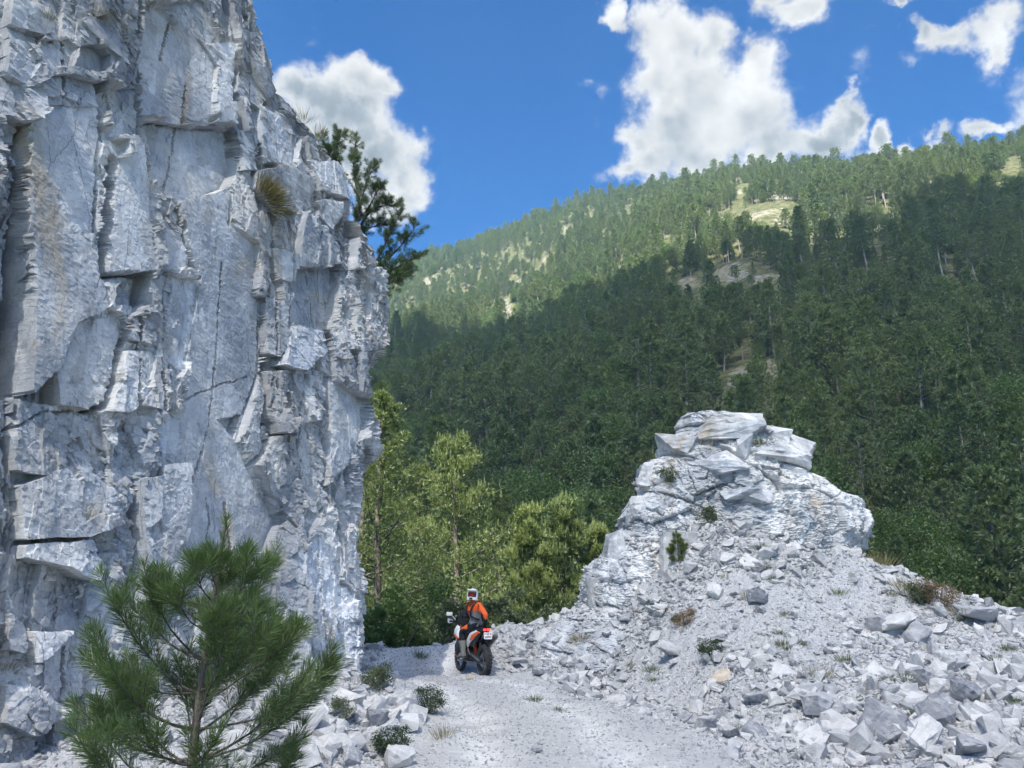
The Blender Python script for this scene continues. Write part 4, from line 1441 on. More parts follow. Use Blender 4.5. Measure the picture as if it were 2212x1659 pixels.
def tube(pts, rad, seg=6):
    """tapered tube along points"""
    pts = np.asarray(pts, float); rad = np.asarray(rad, float); n = len(pts)
    tg = unit(np.gradient(pts, axis=0))
    ref = np.array([0.3, 0.2, 1.0]) if abs(tg[0] @ np.array([.25, .17, .95])) < .9 else np.array([1.0, .2, 0.1])
    a = unit(np.cross(tg, ref)); b = np.cross(tg, a)
    an = np.linspace(0, 2 * math.pi, seg, endpoint=False)
    V = pts[:, None] + rad[:, None, None] * (np.cos(an)[None, :, None] * a[:, None] + np.sin(an)[None, :, None] * b[:, None])
    i = np.arange(n - 1)[:, None] * seg + np.arange(seg)[None]
    j = np.arange(n - 1)[:, None] * seg + (np.arange(seg)[None] + 1) % seg
    return V.reshape(-1, 3), np.stack([i, j, j + seg, i + seg], -1).reshape(-1, 4)


class Acc:
    def __init__(s):
        s.v, s.f, s.t, s.n = [], [], [], 0

    def add(s, v, f, t=None):
        s.v.append(v); s.f.append(f + s.n); s.n += len(v)
        s.t.append(np.full(len(v), .5) if t is None else t)

    def mesh(s, name, m_, smooth=False):
        me_ = mesh_np(name, np.concatenate(s.v), np.concatenate(s.f), [m_], smooth)
        q = me_.attributes.new('tint', 'FLOAT', 'POINT')
        q.data.foreach_set('value', np.concatenate(s.t).astype(np.float32))
        return me_


def curve(p0, d0, L, bend, n=7, wob=.03, r=None):
    """a limb that starts along d0 and bends towards bend; returns n points"""
    p, d = np.array(p0, float), np.array(d0, float)
    d /= np.linalg.norm(d)
    out = [p.copy()]
    for k in range(n - 1):
        d = d + np.array(bend) / (n - 1) + (r.normal(0, wob, 3) if r is not None else 0)
        d /= np.linalg.norm(d)
        p = p + d * (L / (n - 1))
        out.append(p.copy())
    return np.array(out)


def shoot_needles(acc, pts, dens, nl, nw, r, start=0.0, tint=.5, fwd=.75):
    """a bottle-brush of needles along a shoot"""
    seg = np.linalg.norm(np.diff(pts, axis=0), axis=1)
    cum = np.concatenate([[0], np.cumsum(seg)])
    L = cum[-1]
    n = max(4, int(dens * L * (1 - start)))
    t = (start + (1 - start) * r.random(n) ** .75) * L
    pos = np.stack([np.interp(t, cum, pts[:, k]) for k in range(3)], -1)
    tg = unit(np.gradient(pts, axis=0))
    td = unit(np.stack([np.interp(t, cum, tg[:, k]) for k in range(3)], -1))
    rd = unit(np.cross(td, r.normal(size=td.shape)))
    d = unit(td * (fwd + .35 * r.random((n, 1))) + rd * .8)
    v, f, tt = blades(pos, d, 1, nl, nw, .12, r, np.full(n, tint) + .25 * (t / L - .6))
    acc.add(v, f, tt)
    # the tuft at the tip
    m = max(3, int(dens * .05))
    v, f, tt = blades(np.repeat(pts[-1:], m, 0), np.repeat(tg[-1:], m, 0), 1, nl * .9, nw, .55, r, np.full(m, tint + .15))
    acc.add(v, f, tt)


def young_pine(seed, H, whorls, dens, nl, nw, trunk_r, seg=7, side=4):
    """whorled young pine: (height, reach, count) per whorl; returns meshes of trunk with limbs and of needles"""
    r = np.random.default_rng(seed)
    wood, nd = Acc(), Acc()
    zs = np.linspace(0, H, 14)
    tp = np.stack([.03 * H * np.sin(zs / H * 2.2 + seed) * zs / H, .02 * H * np.cos(zs * 1.7 + seed) * zs / H - .02 * H, zs], -1)
    tp[:, :2] -= tp[0, :2]
    v, f = tube(tp, trunk_r * (1 - zs / H) ** .8 + .004 * H * .4, 8)
    wood.add(v, f)
    at_z = lambda z: np.array([np.interp(z, zs, tp[:, 0]), np.interp(z, zs, tp[:, 1]), z])
    # leader
    shoot_needles(nd, np.array([at_z(H * .86), at_z(H * .93), at_z(H)]), dens * 1.2, nl * .8, nw, r, .0, .65, 1.3)
    for (z, reach, cnt_) in whorls:
        a0 = r.uniform(0, 6.28)
        for k in range(cnt_):
            an = a0 + 6.28 * k / cnt_ + r.normal(0, .22)
            L = reach * r.uniform(.78, 1.12)
            up0 = .0 + .42 * (z / H) + r.normal(0, .09)
            d0 = np.array([math.cos(an), math.sin(an), up0])
            b = curve(at_z(z + r.normal(0, .012 * H)), d0, L, (0, 0, .62 + .35 * r.random() - .2 * (z / H)), 8, .06, r)
            rb = trunk_r * .28 * (L / max(w_[1] for w_ in whorls)) ** .7
            v, f = tube(b, np.linspace(rb, rb * .25, 8), 5)
            wood.add(v, f)
            tn = .42 + .2 * r.random() + .1 * (z / H)
            shoot_needles(nd, b, dens, nl, nw, r, .28 if L > .5 * H * .4 else .15, tn)
            ns = int(round(side * (L / max(w_[1] for w_ in whorls)) ** .5 + r.uniform(-.5, .5)))
            for q in range(max(1, ns)):
                t = r.uniform(.35, .88)
                i_ = t * 7
                p0 = b[int(i_)] + (b[min(int(i_) + 1, 7)] - b[int(i_)]) * (i_ % 1)
                tgv = unit(b[min(int(i_) + 1, 7)] - b[int(i_)])
                sidev = np.cross(tgv, [0, 0, 1.0]) * r.choice([-1, 1])
                d1 = tgv * .9 + sidev * r.uniform(.5, .9) + np.array([0, 0, r.uniform(-.1, .45)])
                c = curve(p0, d1, L * r.uniform(.22, .42) * (1.25 - t * .5), (0, 0, .5), 5, .05, r)
                v, f = tube(c, np.linspace(rb * .45, rb * .18, 5), 4)
                wood.add(v, f)
                shoot_needles(nd, c, dens * 1.1, nl, nw, r, .05, tn + .06 * r.normal())
    return wood, nd


# the young black pine in the foreground
YPN = 5.3
gpos = P(424, 1600, YPN)
pine_base = Vector((gpos.x, YPN, gz(gpos.x, YPN) - .05))
HP = P(441, 1128, YPN).z - pine_base.z
WH = []
for V, reach, n_ in [(1172, .10, 5), (1212, .24, 6), (1262, .42, 6), (1322, .62, 6), (1392, .80, 7), (1462, .94, 7), (1536, 1.0, 7), (1612, 1.0, 7), (1690, .92, 6), (1770, .8, 5)]:
    WH.append((max(.1, P(430, V + 40, YPN).z - pine_base.z), reach * .92, n_ - 1))
print('pine', pine_base, HP)
wood, nd = young_pine(5, HP, WH, 400, .122, .0042, .034, 8, 6)
t_ = empty('pine_tree', pine_base, 0.4, label='young bushy green pine with upturned branches in the foreground before the cliff', category='pine tree')
link('trunk', wood.mesh('trunk', M_BARK, True), t_)
link('crown', nd.mesh('crown', M_NEEDLE), t_)
print('needles', nd.n // 4)

# the open crowned pine that leans out from behind the cliff's shoulder
YP = 21.5
r_ = np.random.default_rng(23)
wood, nd = Acc(), Acc()
pb = np.array(P(700, 760, YP + 1.0))
root = pb.copy()
LIMBS = [[(716, 700), (760, 640), (800, 588), (845, 555), (880, 515), (905, 478)], [(800, 588), (840, 585), (875, 570), (905, 553)], [(716, 700), (745, 600), (765, 520), (790, 460), (830, 440), (862, 448)],
         [(765, 520), (778, 450), (790, 395), (812, 352)], [(778, 450), (768, 390), (762, 335), (772, 290)], [(745, 600), (738, 480), (728, 380), (725, 320), (736, 284)], [(728, 380), (712, 330), (690, 292)],
         [(760, 640), (800, 630), (840, 612), (876, 602)], [(750, 660), (790, 660), (820, 650)], [(790, 460), (812, 420), (826, 395)], [(800, 588), (830, 530), (850, 490), (868, 455)], [(765, 520), (800, 490), (840, 486)],
         [(735, 680), (770, 690), (800, 700)], [(730, 700), (765, 720), (790, 740), (806, 742)], [(748, 650), (785, 612), (850, 590), (892, 590)], [(725, 690), (770, 660), (812, 674)]]
for li, pts in enumerate(LIMBS):
    Yl = YP + r_.uniform(-.7, .9) * (0 if li == 0 else 1)
    c = np.array([np.array(P(X, V, Yl if k else YP)) for k, (X, V) in enumerate(pts)])
    tt_ = np.linspace(0, 1, len(c)); t2 = np.linspace(0, 1, 12)
    c = np.stack([np.interp(t2, tt_, c[:, k]) for k in range(3)], -1)
    c[1:-1] = (c[:-2] + c[1:-1] * 2 + c[2:]) / 4
    L = np.linalg.norm(np.diff(c, axis=0), axis=1).sum()
    v, f = tube(c - root, np.linspace(.016 + .012 * L, .008, 12), 6)
    wood.add(v, f)
    for q in range(int(15 + 12 * L)):
        t = r_.uniform(.18, 1.0)
        i_ = int(t * 10.99)
        tgv = unit(c[i_ + 1] - c[i_])
        d1 = tgv * .5 + r_.normal(0, .55, 3) + np.array([0, 0, .35])
        s = curve(c[i_], d1, r_.uniform(.18, .45), (0, 0, .5), 5, .12, r_)
        v, f = tube(s - root, np.linspace(.012, .006, 5), 4)
        wood.add(v, f)
        shoot_needles(nd, s[1:] - root, 300, .15, .0095, r_, .1, .35 + .15 * r_.random(), .55)
t_ = empty('pine_tree', root, 0, label='open crowned dark pine leaning out from behind the top of the cliff against the sky', category='pine tree')
v, f = tube(np.array([[0, .5, -2.2], [.0, .2, -1.2], np.array(P(716, 700, YP)) - root]), np.array([.15, .12, .09]), 8)
wood.add(v, f)
link('trunk', wood.mesh('trunk', M_BARK, True), t_)
link('crown', nd.mesh('crown', M_NEEDLE), t_)


def mid_pine(seed, H, rad, tufts, needle, width, per, m_needle, bare=.12, shape=.8, candles=False, droop=.0):
    """a pine seen from some tens of metres: trunk, limbs, clumps of needles gathered along the limbs"""
    r = np.random.default_rng(seed)
    wood, nd = Acc(), Acc()
    zs = np.linspace(0, H, 10)
    tp = np.stack([.012 * H * np.sin(zs / H * 5 + seed), .012 * H * np.cos(zs / H * 4 + seed), zs], -1)
    tp -= tp[0]
    v, f = tube(tp, .013 * H * (1 - zs / H) ** .9 + .003 * H, 7)
    wood.add(v, f)
    nb = int(10 + H * 3.2)
    P_, D_, T_ = [], [], []
    per_b = max(4, tufts // nb)
    for b in range(nb):
        f_ = bare + (1 - bare) * ((b + r.random()) / nb)
        z = H * f_
        prof = (1 - ((f_ - bare) / (1 - bare))) ** shape
        low = min(1, .72 + (f_ - bare) * 3)
        L = rad * prof * low * r.uniform(.7, 1.15) + .04 * H
        an = b * 2.4 + r.normal(0, .3)
        up0 = -.05 - droop + .75 * f_ ** 1.5 + r.normal(0, .08)
        c = curve(np.array([np.interp(z, zs, tp[:, 0]), np.interp(z, zs, tp[:, 1]), z]), (math.cos(an), math.sin(an), up0), L, (0, 0, .35 + droop * .8), 6, .06, r)
        v, f = tube(c, np.linspace(.0032 * H * (.4 + prof), .0010 * H, 6), 4)
        wood.add(v, f)
        base_t = .40 + .22 * r.normal()
        for q in range(per_b):
            t = .10 + .90 * r.random() ** .75
            i_ = min(int(t * 5), 4)
            p = c[i_] + (c[i_ + 1] - c[i_]) * (t * 5 - i_)
            sp = .17 * L + .03 * H * .3
            p = p + r.normal(0, 1, 3) * np.array([sp, sp, sp * .42]) * (1.1 - .5 * t)
            P_.append(p)
            out_ = np.array([math.cos(an), math.sin(an), .0]) * .5 + r.normal(0, .35, 3) + np.array([0, 0, .9 if candles else .55])
            D_.append(out_); T_.append(base_t + .12 * r.normal())
    # leading shoots
    for q in range(7 if candles else 4):
        p = np.array([tp[-1, 0], tp[-1, 1], H * (.93 + .08 * q / 7)]) + r.normal(0, .012 * H, 3) * (1 - q / 7)
        P_.append(p); D_.append(np.array([0, 0, 1.0]) + r.normal(0, .2, 3)); T_.append(.7)
    v, f, t = blades(np.array(P_), np.array(D_), per, needle, width, .85, r, np.array(T_))
    nd.add(v, f, t)
    if candles:
        k = r.choice(len(P_), len(P_) // 3, replace=False)
        v, f, t = blades(np.array(P_)[k] + np.array([0, 0, needle * .4]), np.tile([0, 0, 1.0], (len(k), 1)), 3, needle * 1.5, width * 1.3, .14, r, np.full(len(k), .95))
        nd.add(v, f, t)
    return wood, nd


def leafy(seed, H, rad, clumps, leaves, size, stems=4, flat=.8, low=.15):
    """broad-leaved tree or bush: limbs, and leaves gathered in uneven clumps"""
    r = np.random.default_rng(seed)
    wood, nd = Acc(), Acc()
    P_, D_, T_ = [], [], []
    for s in range(stems):
        an = r.uniform(0, 6.28)
        c = curve(np.array([0.0, 0, 0]), (math.cos(an) * .45, math.sin(an) * .45, 1), H * r.uniform(.65, .95), (0, 0, .2), 7, .12, r)
        v, f = tube(c, np.linspace(.022 * H, .005 * H, 7), 5)
        wood.add(v, f)
    for q in range(clumps):
        u = unit(r.normal(size=3))
        rr_ = r.random() ** .4
        cc = np.array([u[0] * rad * rr_, u[1] * rad * rr_, H * (low + (1 - low) * .5) + u[2] * rr_ * H * (1 - low) * .5])
        cr = rad * r.uniform(.16, .34)
        n = int(leaves * r.uniform(.6, 1.3))
        p = cc + r.normal(size=(n, 3)) * np.array([cr, cr, cr * flat]) * .62
        p[:, 2] = np.maximum(p[:, 2], .02 * H)
        P_.append(p); D_.append(unit(p - cc) + np.array([0, 0, .35])); T_.append(np.full(n, .42 + .22 * r.normal()))
    v, f, t = blades(np.concatenate(P_), np.concatenate(D_), 1, size, size * .62, .7, r, np.concatenate(T_))
    nd.add(v, f, t)
    return wood, nd


def tree_thing(name, wood, nd, m_w, m_n, loc, rz=0, s=1.0, **kw):
    t = empty(name, loc, rz, **kw)
    t.scale = (s, s, s)
    link('trunk', wood.mesh('trunk', m_w, True), t)
    link('crown', nd.mesh('crown', m_n), t)
    return t


# trees just beyond the berm, in the gap between cliff and outcrop: x, top v, distance, reach in the picture
NEAR = [
    ('mid', 985, 962, 40, 150, 31, 'tall bushy yellow green pine standing alone behind the rider', True),
    ('mid', 842, 880, 34, 140, 32, 'tall yellow green pine half hidden by the right edge of the cliff', False),
    ('mid', 815, 846, 44, 120, 33, 'slender pine top rising behind the half hidden pine beside the cliff', False),
    ('mid', 1217, 1088, 36, 95, 34, 'young pine with pale upright candles just left of the outcrop', True),
    ('mid', 1132, 1112, 35, 80, 35, 'young pine between the tall lone pine and the candle tipped pine', True),
    ('mid', 1282, 1150, 37, 70, 36, 'small young pine tucked against the left edge of the outcrop', True),
    ('mid', 905, 1010, 46, 100, 37, 'dull green pine filling the gap between cliff pine and tall lone pine', False),
    ('mid', 1085, 1070, 48, 90, 38, 'brown tipped pine behind the right shoulder of the tall lone pine', False),
    ('leaf', 930, 1190, 31, 90, 41, 'dark green broad leaved tree left behind the rider', False),
    ('leaf', 1045, 1265, 29, 62, 42, 'grey green bush directly behind the rider', False),
    ('leaf', 1110, 1262, 30, 60, 43, 'grey green bush right of the rider above the berm', False),
    ('leaf', 868, 1235, 29, 70, 44, 'mixed green shrub at the foot of the cliff pine', False),
    ('leaf', 985, 1300, 28, 50, 45, 'low leafy shrub behind the front of the motorcycle', False),
    ('leaf', 1175, 1255, 31, 66, 46, 'olive bush below the candle tipped pine', False),
    ('leaf', 1245, 1270, 31, 60, 47, 'yellow green bush between the young pine and the foot of the outcrop', False),
    ('leaf', 815, 1290, 27, 45, 48, 'shady shrub pressed against the cliff corner', False),
]
for (typ, X, V, Y, reach, seed, lab, cand) in NEAR:
    tp_ = P(X, V, Y)
    dep = Y * math.cos(PITCH) + (tp_.z - CAMZ) * math.sin(PITCH)
    bz = float(_gf(tp_.x, min(Y, 33))) if Y < 33 else -6.5
    bz = min(bz, -3.0) if Y > 27 else bz
    H = tp_.z - bz
    rad = reach / KP * dep
    if typ == 'mid':
        wood, nd = mid_pine(seed, H, rad * 1.25, 5200 if Y < 42 else 3600, .23, .026, 10, M_NEEDLE2, .02, .74, cand)
        tree_thing('pine_tree', wood, nd, M_BARK, M_NEEDLE2, (tp_.x, Y, bz), 0, 1, label=lab, category='pine tree')
    else:
        wood, nd = leafy(seed, H, rad, 46, 190, .14, 4, .7, .0)
        tree_thing('bush', wood, nd, M_BARK, M_BROAD if seed in (41, 44, 48) else M_BUSH, (tp_.x, Y, bz), 0, 1, label=lab, category='bush' if seed != 41 else 'tree')

# ------------------------------------------------------------------ the forest on the mountainside
KINDS_ = []
NPK = 8
for k in range(NPK):
    H = [12.0, 12.5, 11.0, 13.0, 12.0, 9.5, 14.0, 10.5][k]
    wood, nd = mid_pine(60 + k, H, [2.9, 2.4, 3.3, 2.6, 3.0, 3.4, 2.5, 2.2][k], [460, 420, 480, 460, 380, 460, 440, 300][k], [.52, .46, .56, .5, .52, .58, .46, .46][k], .125, 11, M_FAR, [.30, .22, .42, .14, .50, .16, .46, .06][k], [.62, .8, .45, .75, .35, .55, .4, .95][k], False, [.12, .08, .16, .1, .1, .04, .14, .1][k])
    KINDS_.append((wood.mesh('trunk', M_BARKPALE, True), nd.mesh('crown', M_FAR), 'pine'))
for k in range(2):
    wood, nd = leafy(80 + k, 9.0, [3.0, 3.6][k], 46, 190, .26, 4, .75, .12)
    KINDS_.append((wood.mesh('trunk', M_BARK, True), nd.mesh('crown', M_BROAD), 'broad'))


def hidden_by_near(X, V):
    """the place in the picture is covered by cliff or outcrop"""
    a = np.interp(V, [q[1] for q in SIL], [q[0] for q in SIL])
    ov = np.array([q[0] for q in OUTL]); ol = np.array([q[1] for q in OUTL]); orr = np.array([q[2] for q in OUTL])
    inl = (V > 905) & (X > np.interp(V, ov, ol) + 6) & (X < np.interp(V, ov, orr) - 6)
    base = np.interp(X, [760, 1000, 1180, 1250, 1850, 2070, 2212], [1395, 1392, 1370, 1330, 1200, 1320, 1345])
    return (X < a - 8) | inl | (V > base + 4)


def proj(x, y, z):
    f = y * math.cos(PITCH) + (z - CAMZ) * math.sin(PITCH)
    u = -y * math.sin(PITCH) + (z - CAMZ) * math.cos(PITCH)
    return 1106 + KP * x / f, 829.5 - KP * u / f, f


cell = 4.3
gxx, gyy = np.meshgrid(np.arange(-330, 560, cell), np.arange(52, 1120, cell))
fx = (gxx + rng.uniform(-.5, .5, gxx.shape) * cell * 1.1).ravel(); fy = (gyy + rng.uniform(-.5, .5, gyy.shape) * cell * 1.1).ravel()
fz = hill_z(fx, fy)
X_, V_, dep_ = proj(fx, fy, fz)
br = bareness(fx, fy)
clr = fbm(fx / 38, fy / 38, octv=3, seed=350)
keep = (X_ > 520) & (X_ < 2520) & (dep_ > 20) & (rng.random(len(fx)) > np.clip(br * 1.25 - .12, 0, .985)) & (np.hypot(fx - 4, fy - 14) > 40)
keep &= rng.random(len(fx)) < np.where(fy > 480, .62, np.where(fy < 170, .95, .82)) * np.where((clr > .35) & (V_ < 640), .5, 1)
fx, fy, fz, X_, V_, dep_, br = (q[keep] for q in (fx, fy, fz, X_, V_, dep_, br))
# the visible flank only: drop what lies beyond the ridge
dz = hill_z(fx, fy + 6) - fz
rise = np.arctan2(fz + 14 - CAMZ, np.hypot(fx, fy))
keep = np.ones(len(fx), bool)
for t in (.5, .6, .7, .8, .87, .93, .97):
    keep &= np.arctan2(hill_z(fx * t, fy * t) - CAMZ, np.hypot(fx, fy) * t) < rise
fx, fy, fz, X_, V_, dep_, br = (q[keep] for q in (fx, fy, fz, X_, V_, dep_, br))
# stony openings stay open: no tree whose crown would stand before one
def before_bare(hh):
    Xm, Vm, _d = proj(fx, fy, fz + hh)
    r = np.zeros(len(fx), bool)
    for (X, V, rx, ry) in BIGBARE:
        r |= ((Xm - X) / rx) ** 2 + ((Vm - V) / ry) ** 2 < .68 + .5 * vnoise(fx / 7, fy / 7, seed=371)
    return r


op = before_bare(3.0) | before_bare(7.5)
keep = ~op | (rng.random(len(fx)) < .10)
br = np.where(op, .6, br)
fx, fy, fz, X_, V_, dep_, br = (q[keep] for q in (fx, fy, fz, X_, V_, dep_, br))
nt = len(fx)
kind = rng.integers(0, NPK, nt)
lowp = sstep(V_, 820, 1250) * .30 + .05 + .25 * (fbm(fx / 30, fy / 30, octv=2, seed=361) > .45)
kind = np.where(rng.random(nt) < lowp, NPK + rng.integers(0, 2, nt), kind)
size = np.clip(.88 * np.exp(rng.normal(0, .30, nt)), .36, 1.6) * np.where(fy > 420, .88, 1.0) * np.where(V_ < 430, .9, 1) * np.where(br > .35, .6, 1.0)
rotz = rng.uniform(0, 6.28, nt)
tip = V_ - size * 12 / dep_ * KP
vis = (X_ > -20) & (X_ < 2232) & ~hidden_by_near(X_, tip + 4) & (tip > -20) & (tip < 1400)
# the ridge trees first, then the nearest
px = size * 12 / dep_ * KP
order = np.argsort(-np.where(vis, px, 0))
single = order[:300]
rest = np.ones(nt, bool); rest[single] = False
print('trees', nt, 'visible', vis.sum(), 'smallest single', px[single[-1]])
for i_ in single:
    tr_, cr_, kn = KINDS_[kind[i_]]
    pin = kn == 'pine'
    right = X_[i_] > 1500
    Xi, Vi = X_[i_], tip[i_]
    where = ('along the right edge of the picture' if Xi > 2040 else 'above the rusty bush on the right crest' if Xi > 1870 else 'behind the right shoulder of the outcrop' if Xi > 1680 else
             'directly behind the head of the outcrop' if Xi > 1420 else 'just left of the outcrop head' if Xi > 1200 else 'behind the near pines by the rider' if Xi > 960 else 'close beside the cliff edge')
    tall = 'tall' if size[i_] > 1.08 else 'short' if size[i_] < .78 else 'middling'
    if pin:
        lab = '%s %s dark pine %s' % (tall, ('broad', 'slender', 'flat topped', 'pointed', 'high crowned', 'squat bushy', 'long trunked', 'thin spire shaped')[kind[i_]], where)
        grp = 'shaded pines ' + where
    else:
        lab = '%s bright green %s leafy tree %s' % (tall, ('rounded', 'wide')[kind[i_] - NPK], where)
        grp = 'leafy trees ' + where
    t = empty('pine_tree' if pin else 'broadleaf_tree', (fx[i_], fy[i_], fz[i_] - .3), rotz[i_], label=lab, category='pine tree' if pin else 'tree', group=grp)
    s = size[i_]
    t.scale = (s * rnd.uniform(.9, 1.1), s * rnd.uniform(.9, 1.1), s)
    link('trunk', tr_, t)
    link('crown', cr_, t)
# the further wood, one mass
protos = []
for k, (tr_, cr_, kn) in enumerate(KINDS_):
    bm = bmesh.new()
    bm.from_mesh(tr_)
    nf = len(bm.faces)
    bm.from_mesh(cr_)
    bm.faces.ensure_lookup_table()
    for q in range(nf, len(bm.faces)):
        bm.faces[q].material_index = 1
    m_ = bpy.data.meshes.new('kind_tree')
    bm.to_mesh(m_); bm.free()
    m_.materials.append(tr_.materials[0]); m_.materials.append(cr_.materials[0])
    protos.append(bpy.data.objects.new('kind_tree', m_))
rs = size[rest]
gn_scatter('forest', protos, np.stack([fx[rest], fy[rest], fz[rest] - .3], -1), rs[:, None] * rng.uniform(.88, 1.12, (len(rs), 3)),
           np.stack([rng.normal(0, .03, len(rs)), rng.normal(0, .03, len(rs)), rotz[rest]], -1), kind[rest], kind='stuff', label='dense pine forest covering the far mountainside up to its ridge')


# ------------------------------------------------------------------ the cloud that shades the near ground and the lower mountainside
def cloud():
    Hc = 620.0
    def up(p):
        k = (Hc - p[2]) / SUND.z
        return (p[0] + SUND.x * k, p[1] + SUND.y * k)
    edge = [(840, 735), (1044, 735), (1110, 725), (1195, 706), (1240, 676), (1300, 650), (1370, 606), (1430, 580), (1545, 562), (1650, 566), (1712, 548), (1795, 530), (1880, 508), (1945, 448), (2000, 432), (2083, 446), (2212, 434), (2400, 390)]
    poly = [up(hill_hit(*q)) for q in edge]
    a, b = np.array(poly[0]), np.array(poly[-1])
    near = [up(q) for q in [(420, 120, 60), (200, -160, 0), (30, -230, 0), (-130, -150, 0), (-190, 60, 0)]]
    poly = poly + near
    pa = np.array(poly)
    lo, hi = pa.min(0) - 40, pa.max(0) + 40
    n = 150
    xs, ys = np.linspace(lo[0], hi[0], n), np.linspace(lo[1], hi[1], n)
    Xc, Yc = np.meshgrid(xs, ys)
    wob = 9
    Xw = Xc + wob * fbm(Xc / 55, Yc / 55, octv=4, seed=501); Yw = Yc + wob * fbm(Xc / 55 + 7, Yc / 55, octv=4, seed=502)
    ins = inpoly(Xw, Yw, poly)
    hole = up((2, 42, 2))
    hd_ = np.hypot((Xw - hole[0]) / 30, (Yw - hole[1]) / 13.5)
    ins &= hd_ > 1
    ed = np.minimum(segdist(Xw, Yw, poly + [poly[0]]), np.abs(hd_ - 1) * 14)
    ed = np.where(ins, ed, 0)
    top = np.where(ins, 8 + 70 * (1 - np.exp(-ed / 70)) * (1 + .5 * fbm(Xc / 60, Yc / 60, octv=4, seed=503)), 0)
    bot = np.where(ins, -4 - 14 * (1 - np.exp(-ed / 40)) * (1 + .5 * fbm(Xc / 40, Yc / 40, octv=3, seed=504)), 0)
    idx = np.arange(n * n).reshape(n, n)
    F = gridfaces(n, n)
    okf = ins.ravel()[F].sum(1) >= 2
    F = F[okf]
    Vt = np.stack([Xc, Yc, Hc + top], -1).reshape(-1, 3); Vb = np.stack([Xc, Yc, Hc + bot], -1).reshape(-1, 3)
    V = np.concatenate([Vt, Vb])
    FF = np.concatenate([F, F[:, ::-1] + n * n])
    u, inv = np.unique(FF, return_inverse=True)
    m_ = bpy.data.materials.new('cloud_vapour')
    m_.use_nodes = True
    m_.node_tree.nodes.clear()
    q = NT(m_.node_tree)
    out = q.n('ShaderNodeOutputMaterial')
    tl = q.n('ShaderNodeBsdfTranslucent'); tl.inputs[0].default_value = (.97, .97, .97, 1)
    tp = q.n('ShaderNodeBsdfTransparent'); tp.inputs[0].default_value = (1, 1, 1, 1)
    mx_ = q.n('ShaderNodeMixShader'); mx_.inputs[0].default_value = CLOUD_THIN
    q.put(mx_.inputs[1], tl.outputs[0]); q.put(mx_.inputs[2], tp.outputs[0])
    q.put(out.inputs[0], mx_.outputs[0])
    me_ = mesh_np('cloud', V[u], inv.reshape(-1, 4), [m_], True)
    link('cloud', me_, kind='structure', label='thin cumulus cloud overhead that shades the near slope')


CLOUD_THIN = 0.43
cloud()


# ------------------------------------------------------------------ motorcycle and rider
M_TYRE = plain('tyre_rubber', (.045, .045, .047), .9, 0, .3, 30)
M_BLACK = plain('black_plastic', (.018, .019, .021), .5, 0, .25, 20)
M_WHITE = plain('white_plastic', (.72, .73, .74), .35, 0, .06, 9)
M_ORANGE = plain('orange_plastic', (.72, .105, .018), .4, 0, .08, 9)
M_METAL = plain('dusty_metal', (.22, .21, .20), .45, .7, .25, 25)
M_DARKMETAL = plain('dark_metal', (.07, .07, .072), .5, .6, .25, 25)
M_STEEL = plain('brushed_steel', (.42, .41, .39), .35, .9, .15, 25)
M_SEAT = plain('seat_cover', (.022, .022, .024), .75, 0, .2, 30)
M_JORANGE = plain('orange_cloth', (.78, .125, .030), .8, 0, .12, 18)
M_JGREY = plain('grey_cloth', (.20, .21, .22), .85, 0, .25, 26)
M_PANTS = plain('black_cloth', (.018, .020, .026), .85, 0, .25, 22)
M_BOOT = plain('dusty_boot', (.20, .195, .18), .8, 0, .3, 28)
M_HELMET = plain('white_shell', (.80, .81, .82), .25, 0, .03, 9)
M_STRAP = plain('black_webbing', (.014, .014, .015), .8, 0, .2, 30)
M_LENS = plain('red_mirror_lens', (.30, .015, .012), .12, .3, .1, 9)
M_PLATE = plain('number_plate_white', (.74, .75, .75), .5, 0, .05, 9)
M_INK = plain('plate_black', (.012, .012, .013), .6, 0, .1, 9)
M_REDPRINT = plain('plate_red', (.55, .02, .02), .5, 0, .05, 9)


def red_lamp(a, b, out):
    b.inputs['Base Color'].default_value = (.55, .012, .012, 1)
    b.inputs['Roughness'].default_value = .25
    b.inputs['Emission Color'].default_value = (1.0, .05, .04, 1)
    b.inputs['Emission Strength'].default_value = .9


M_LAMP = mat('lit_red_lamp', red_lamp)
bike = empty('motorcycle', (bc.x, bc.y, gz(bc.x, bc.y)), BIKE_HEAD, label='white black and orange adventure motorcycle standing on the gravel track under its rider', category='motorcycle')


def loft(secs, n=14, e=.7):
    """skin over super-elliptic sections: (centre, half vector a, half vector b)"""
    an = np.linspace(0, 2 * math.pi, n, endpoint=False)
    c, s = np.cos(an), np.sin(an)
    c, s = np.sign(c) * np.abs(c) ** e, np.sign(s) * np.abs(s) ** e
    V = np.concatenate([np.array(p)[None] + c[:, None] * np.array(a)[None] + s[:, None] * np.array(b)[None] for p, a, b in secs])
    m_ = len(secs)
    i = np.arange(m_ - 1)[:, None] * n + np.arange(n)[None]
    j = np.arange(m_ - 1)[:, None] * n + (np.arange(n)[None] + 1) % n
    F = np.stack([i, j, j + n, i + n], -1).reshape(-1, 4)
    V = np.concatenate([V, np.array([secs[0][0], secs[-1][0]], float)])
    a0, b0 = len(V) - 2, len(V) - 1
    k = np.arange(n); k2 = (k + 1) % n
    F = np.concatenate([F, np.stack([k2, k, np.full(n, a0), np.full(n, a0)], -1), np.stack([(m_ - 1) * n + k, (m_ - 1) * n + k2, np.full(n, b0), np.full(n, b0)], -1)])
    return V, F


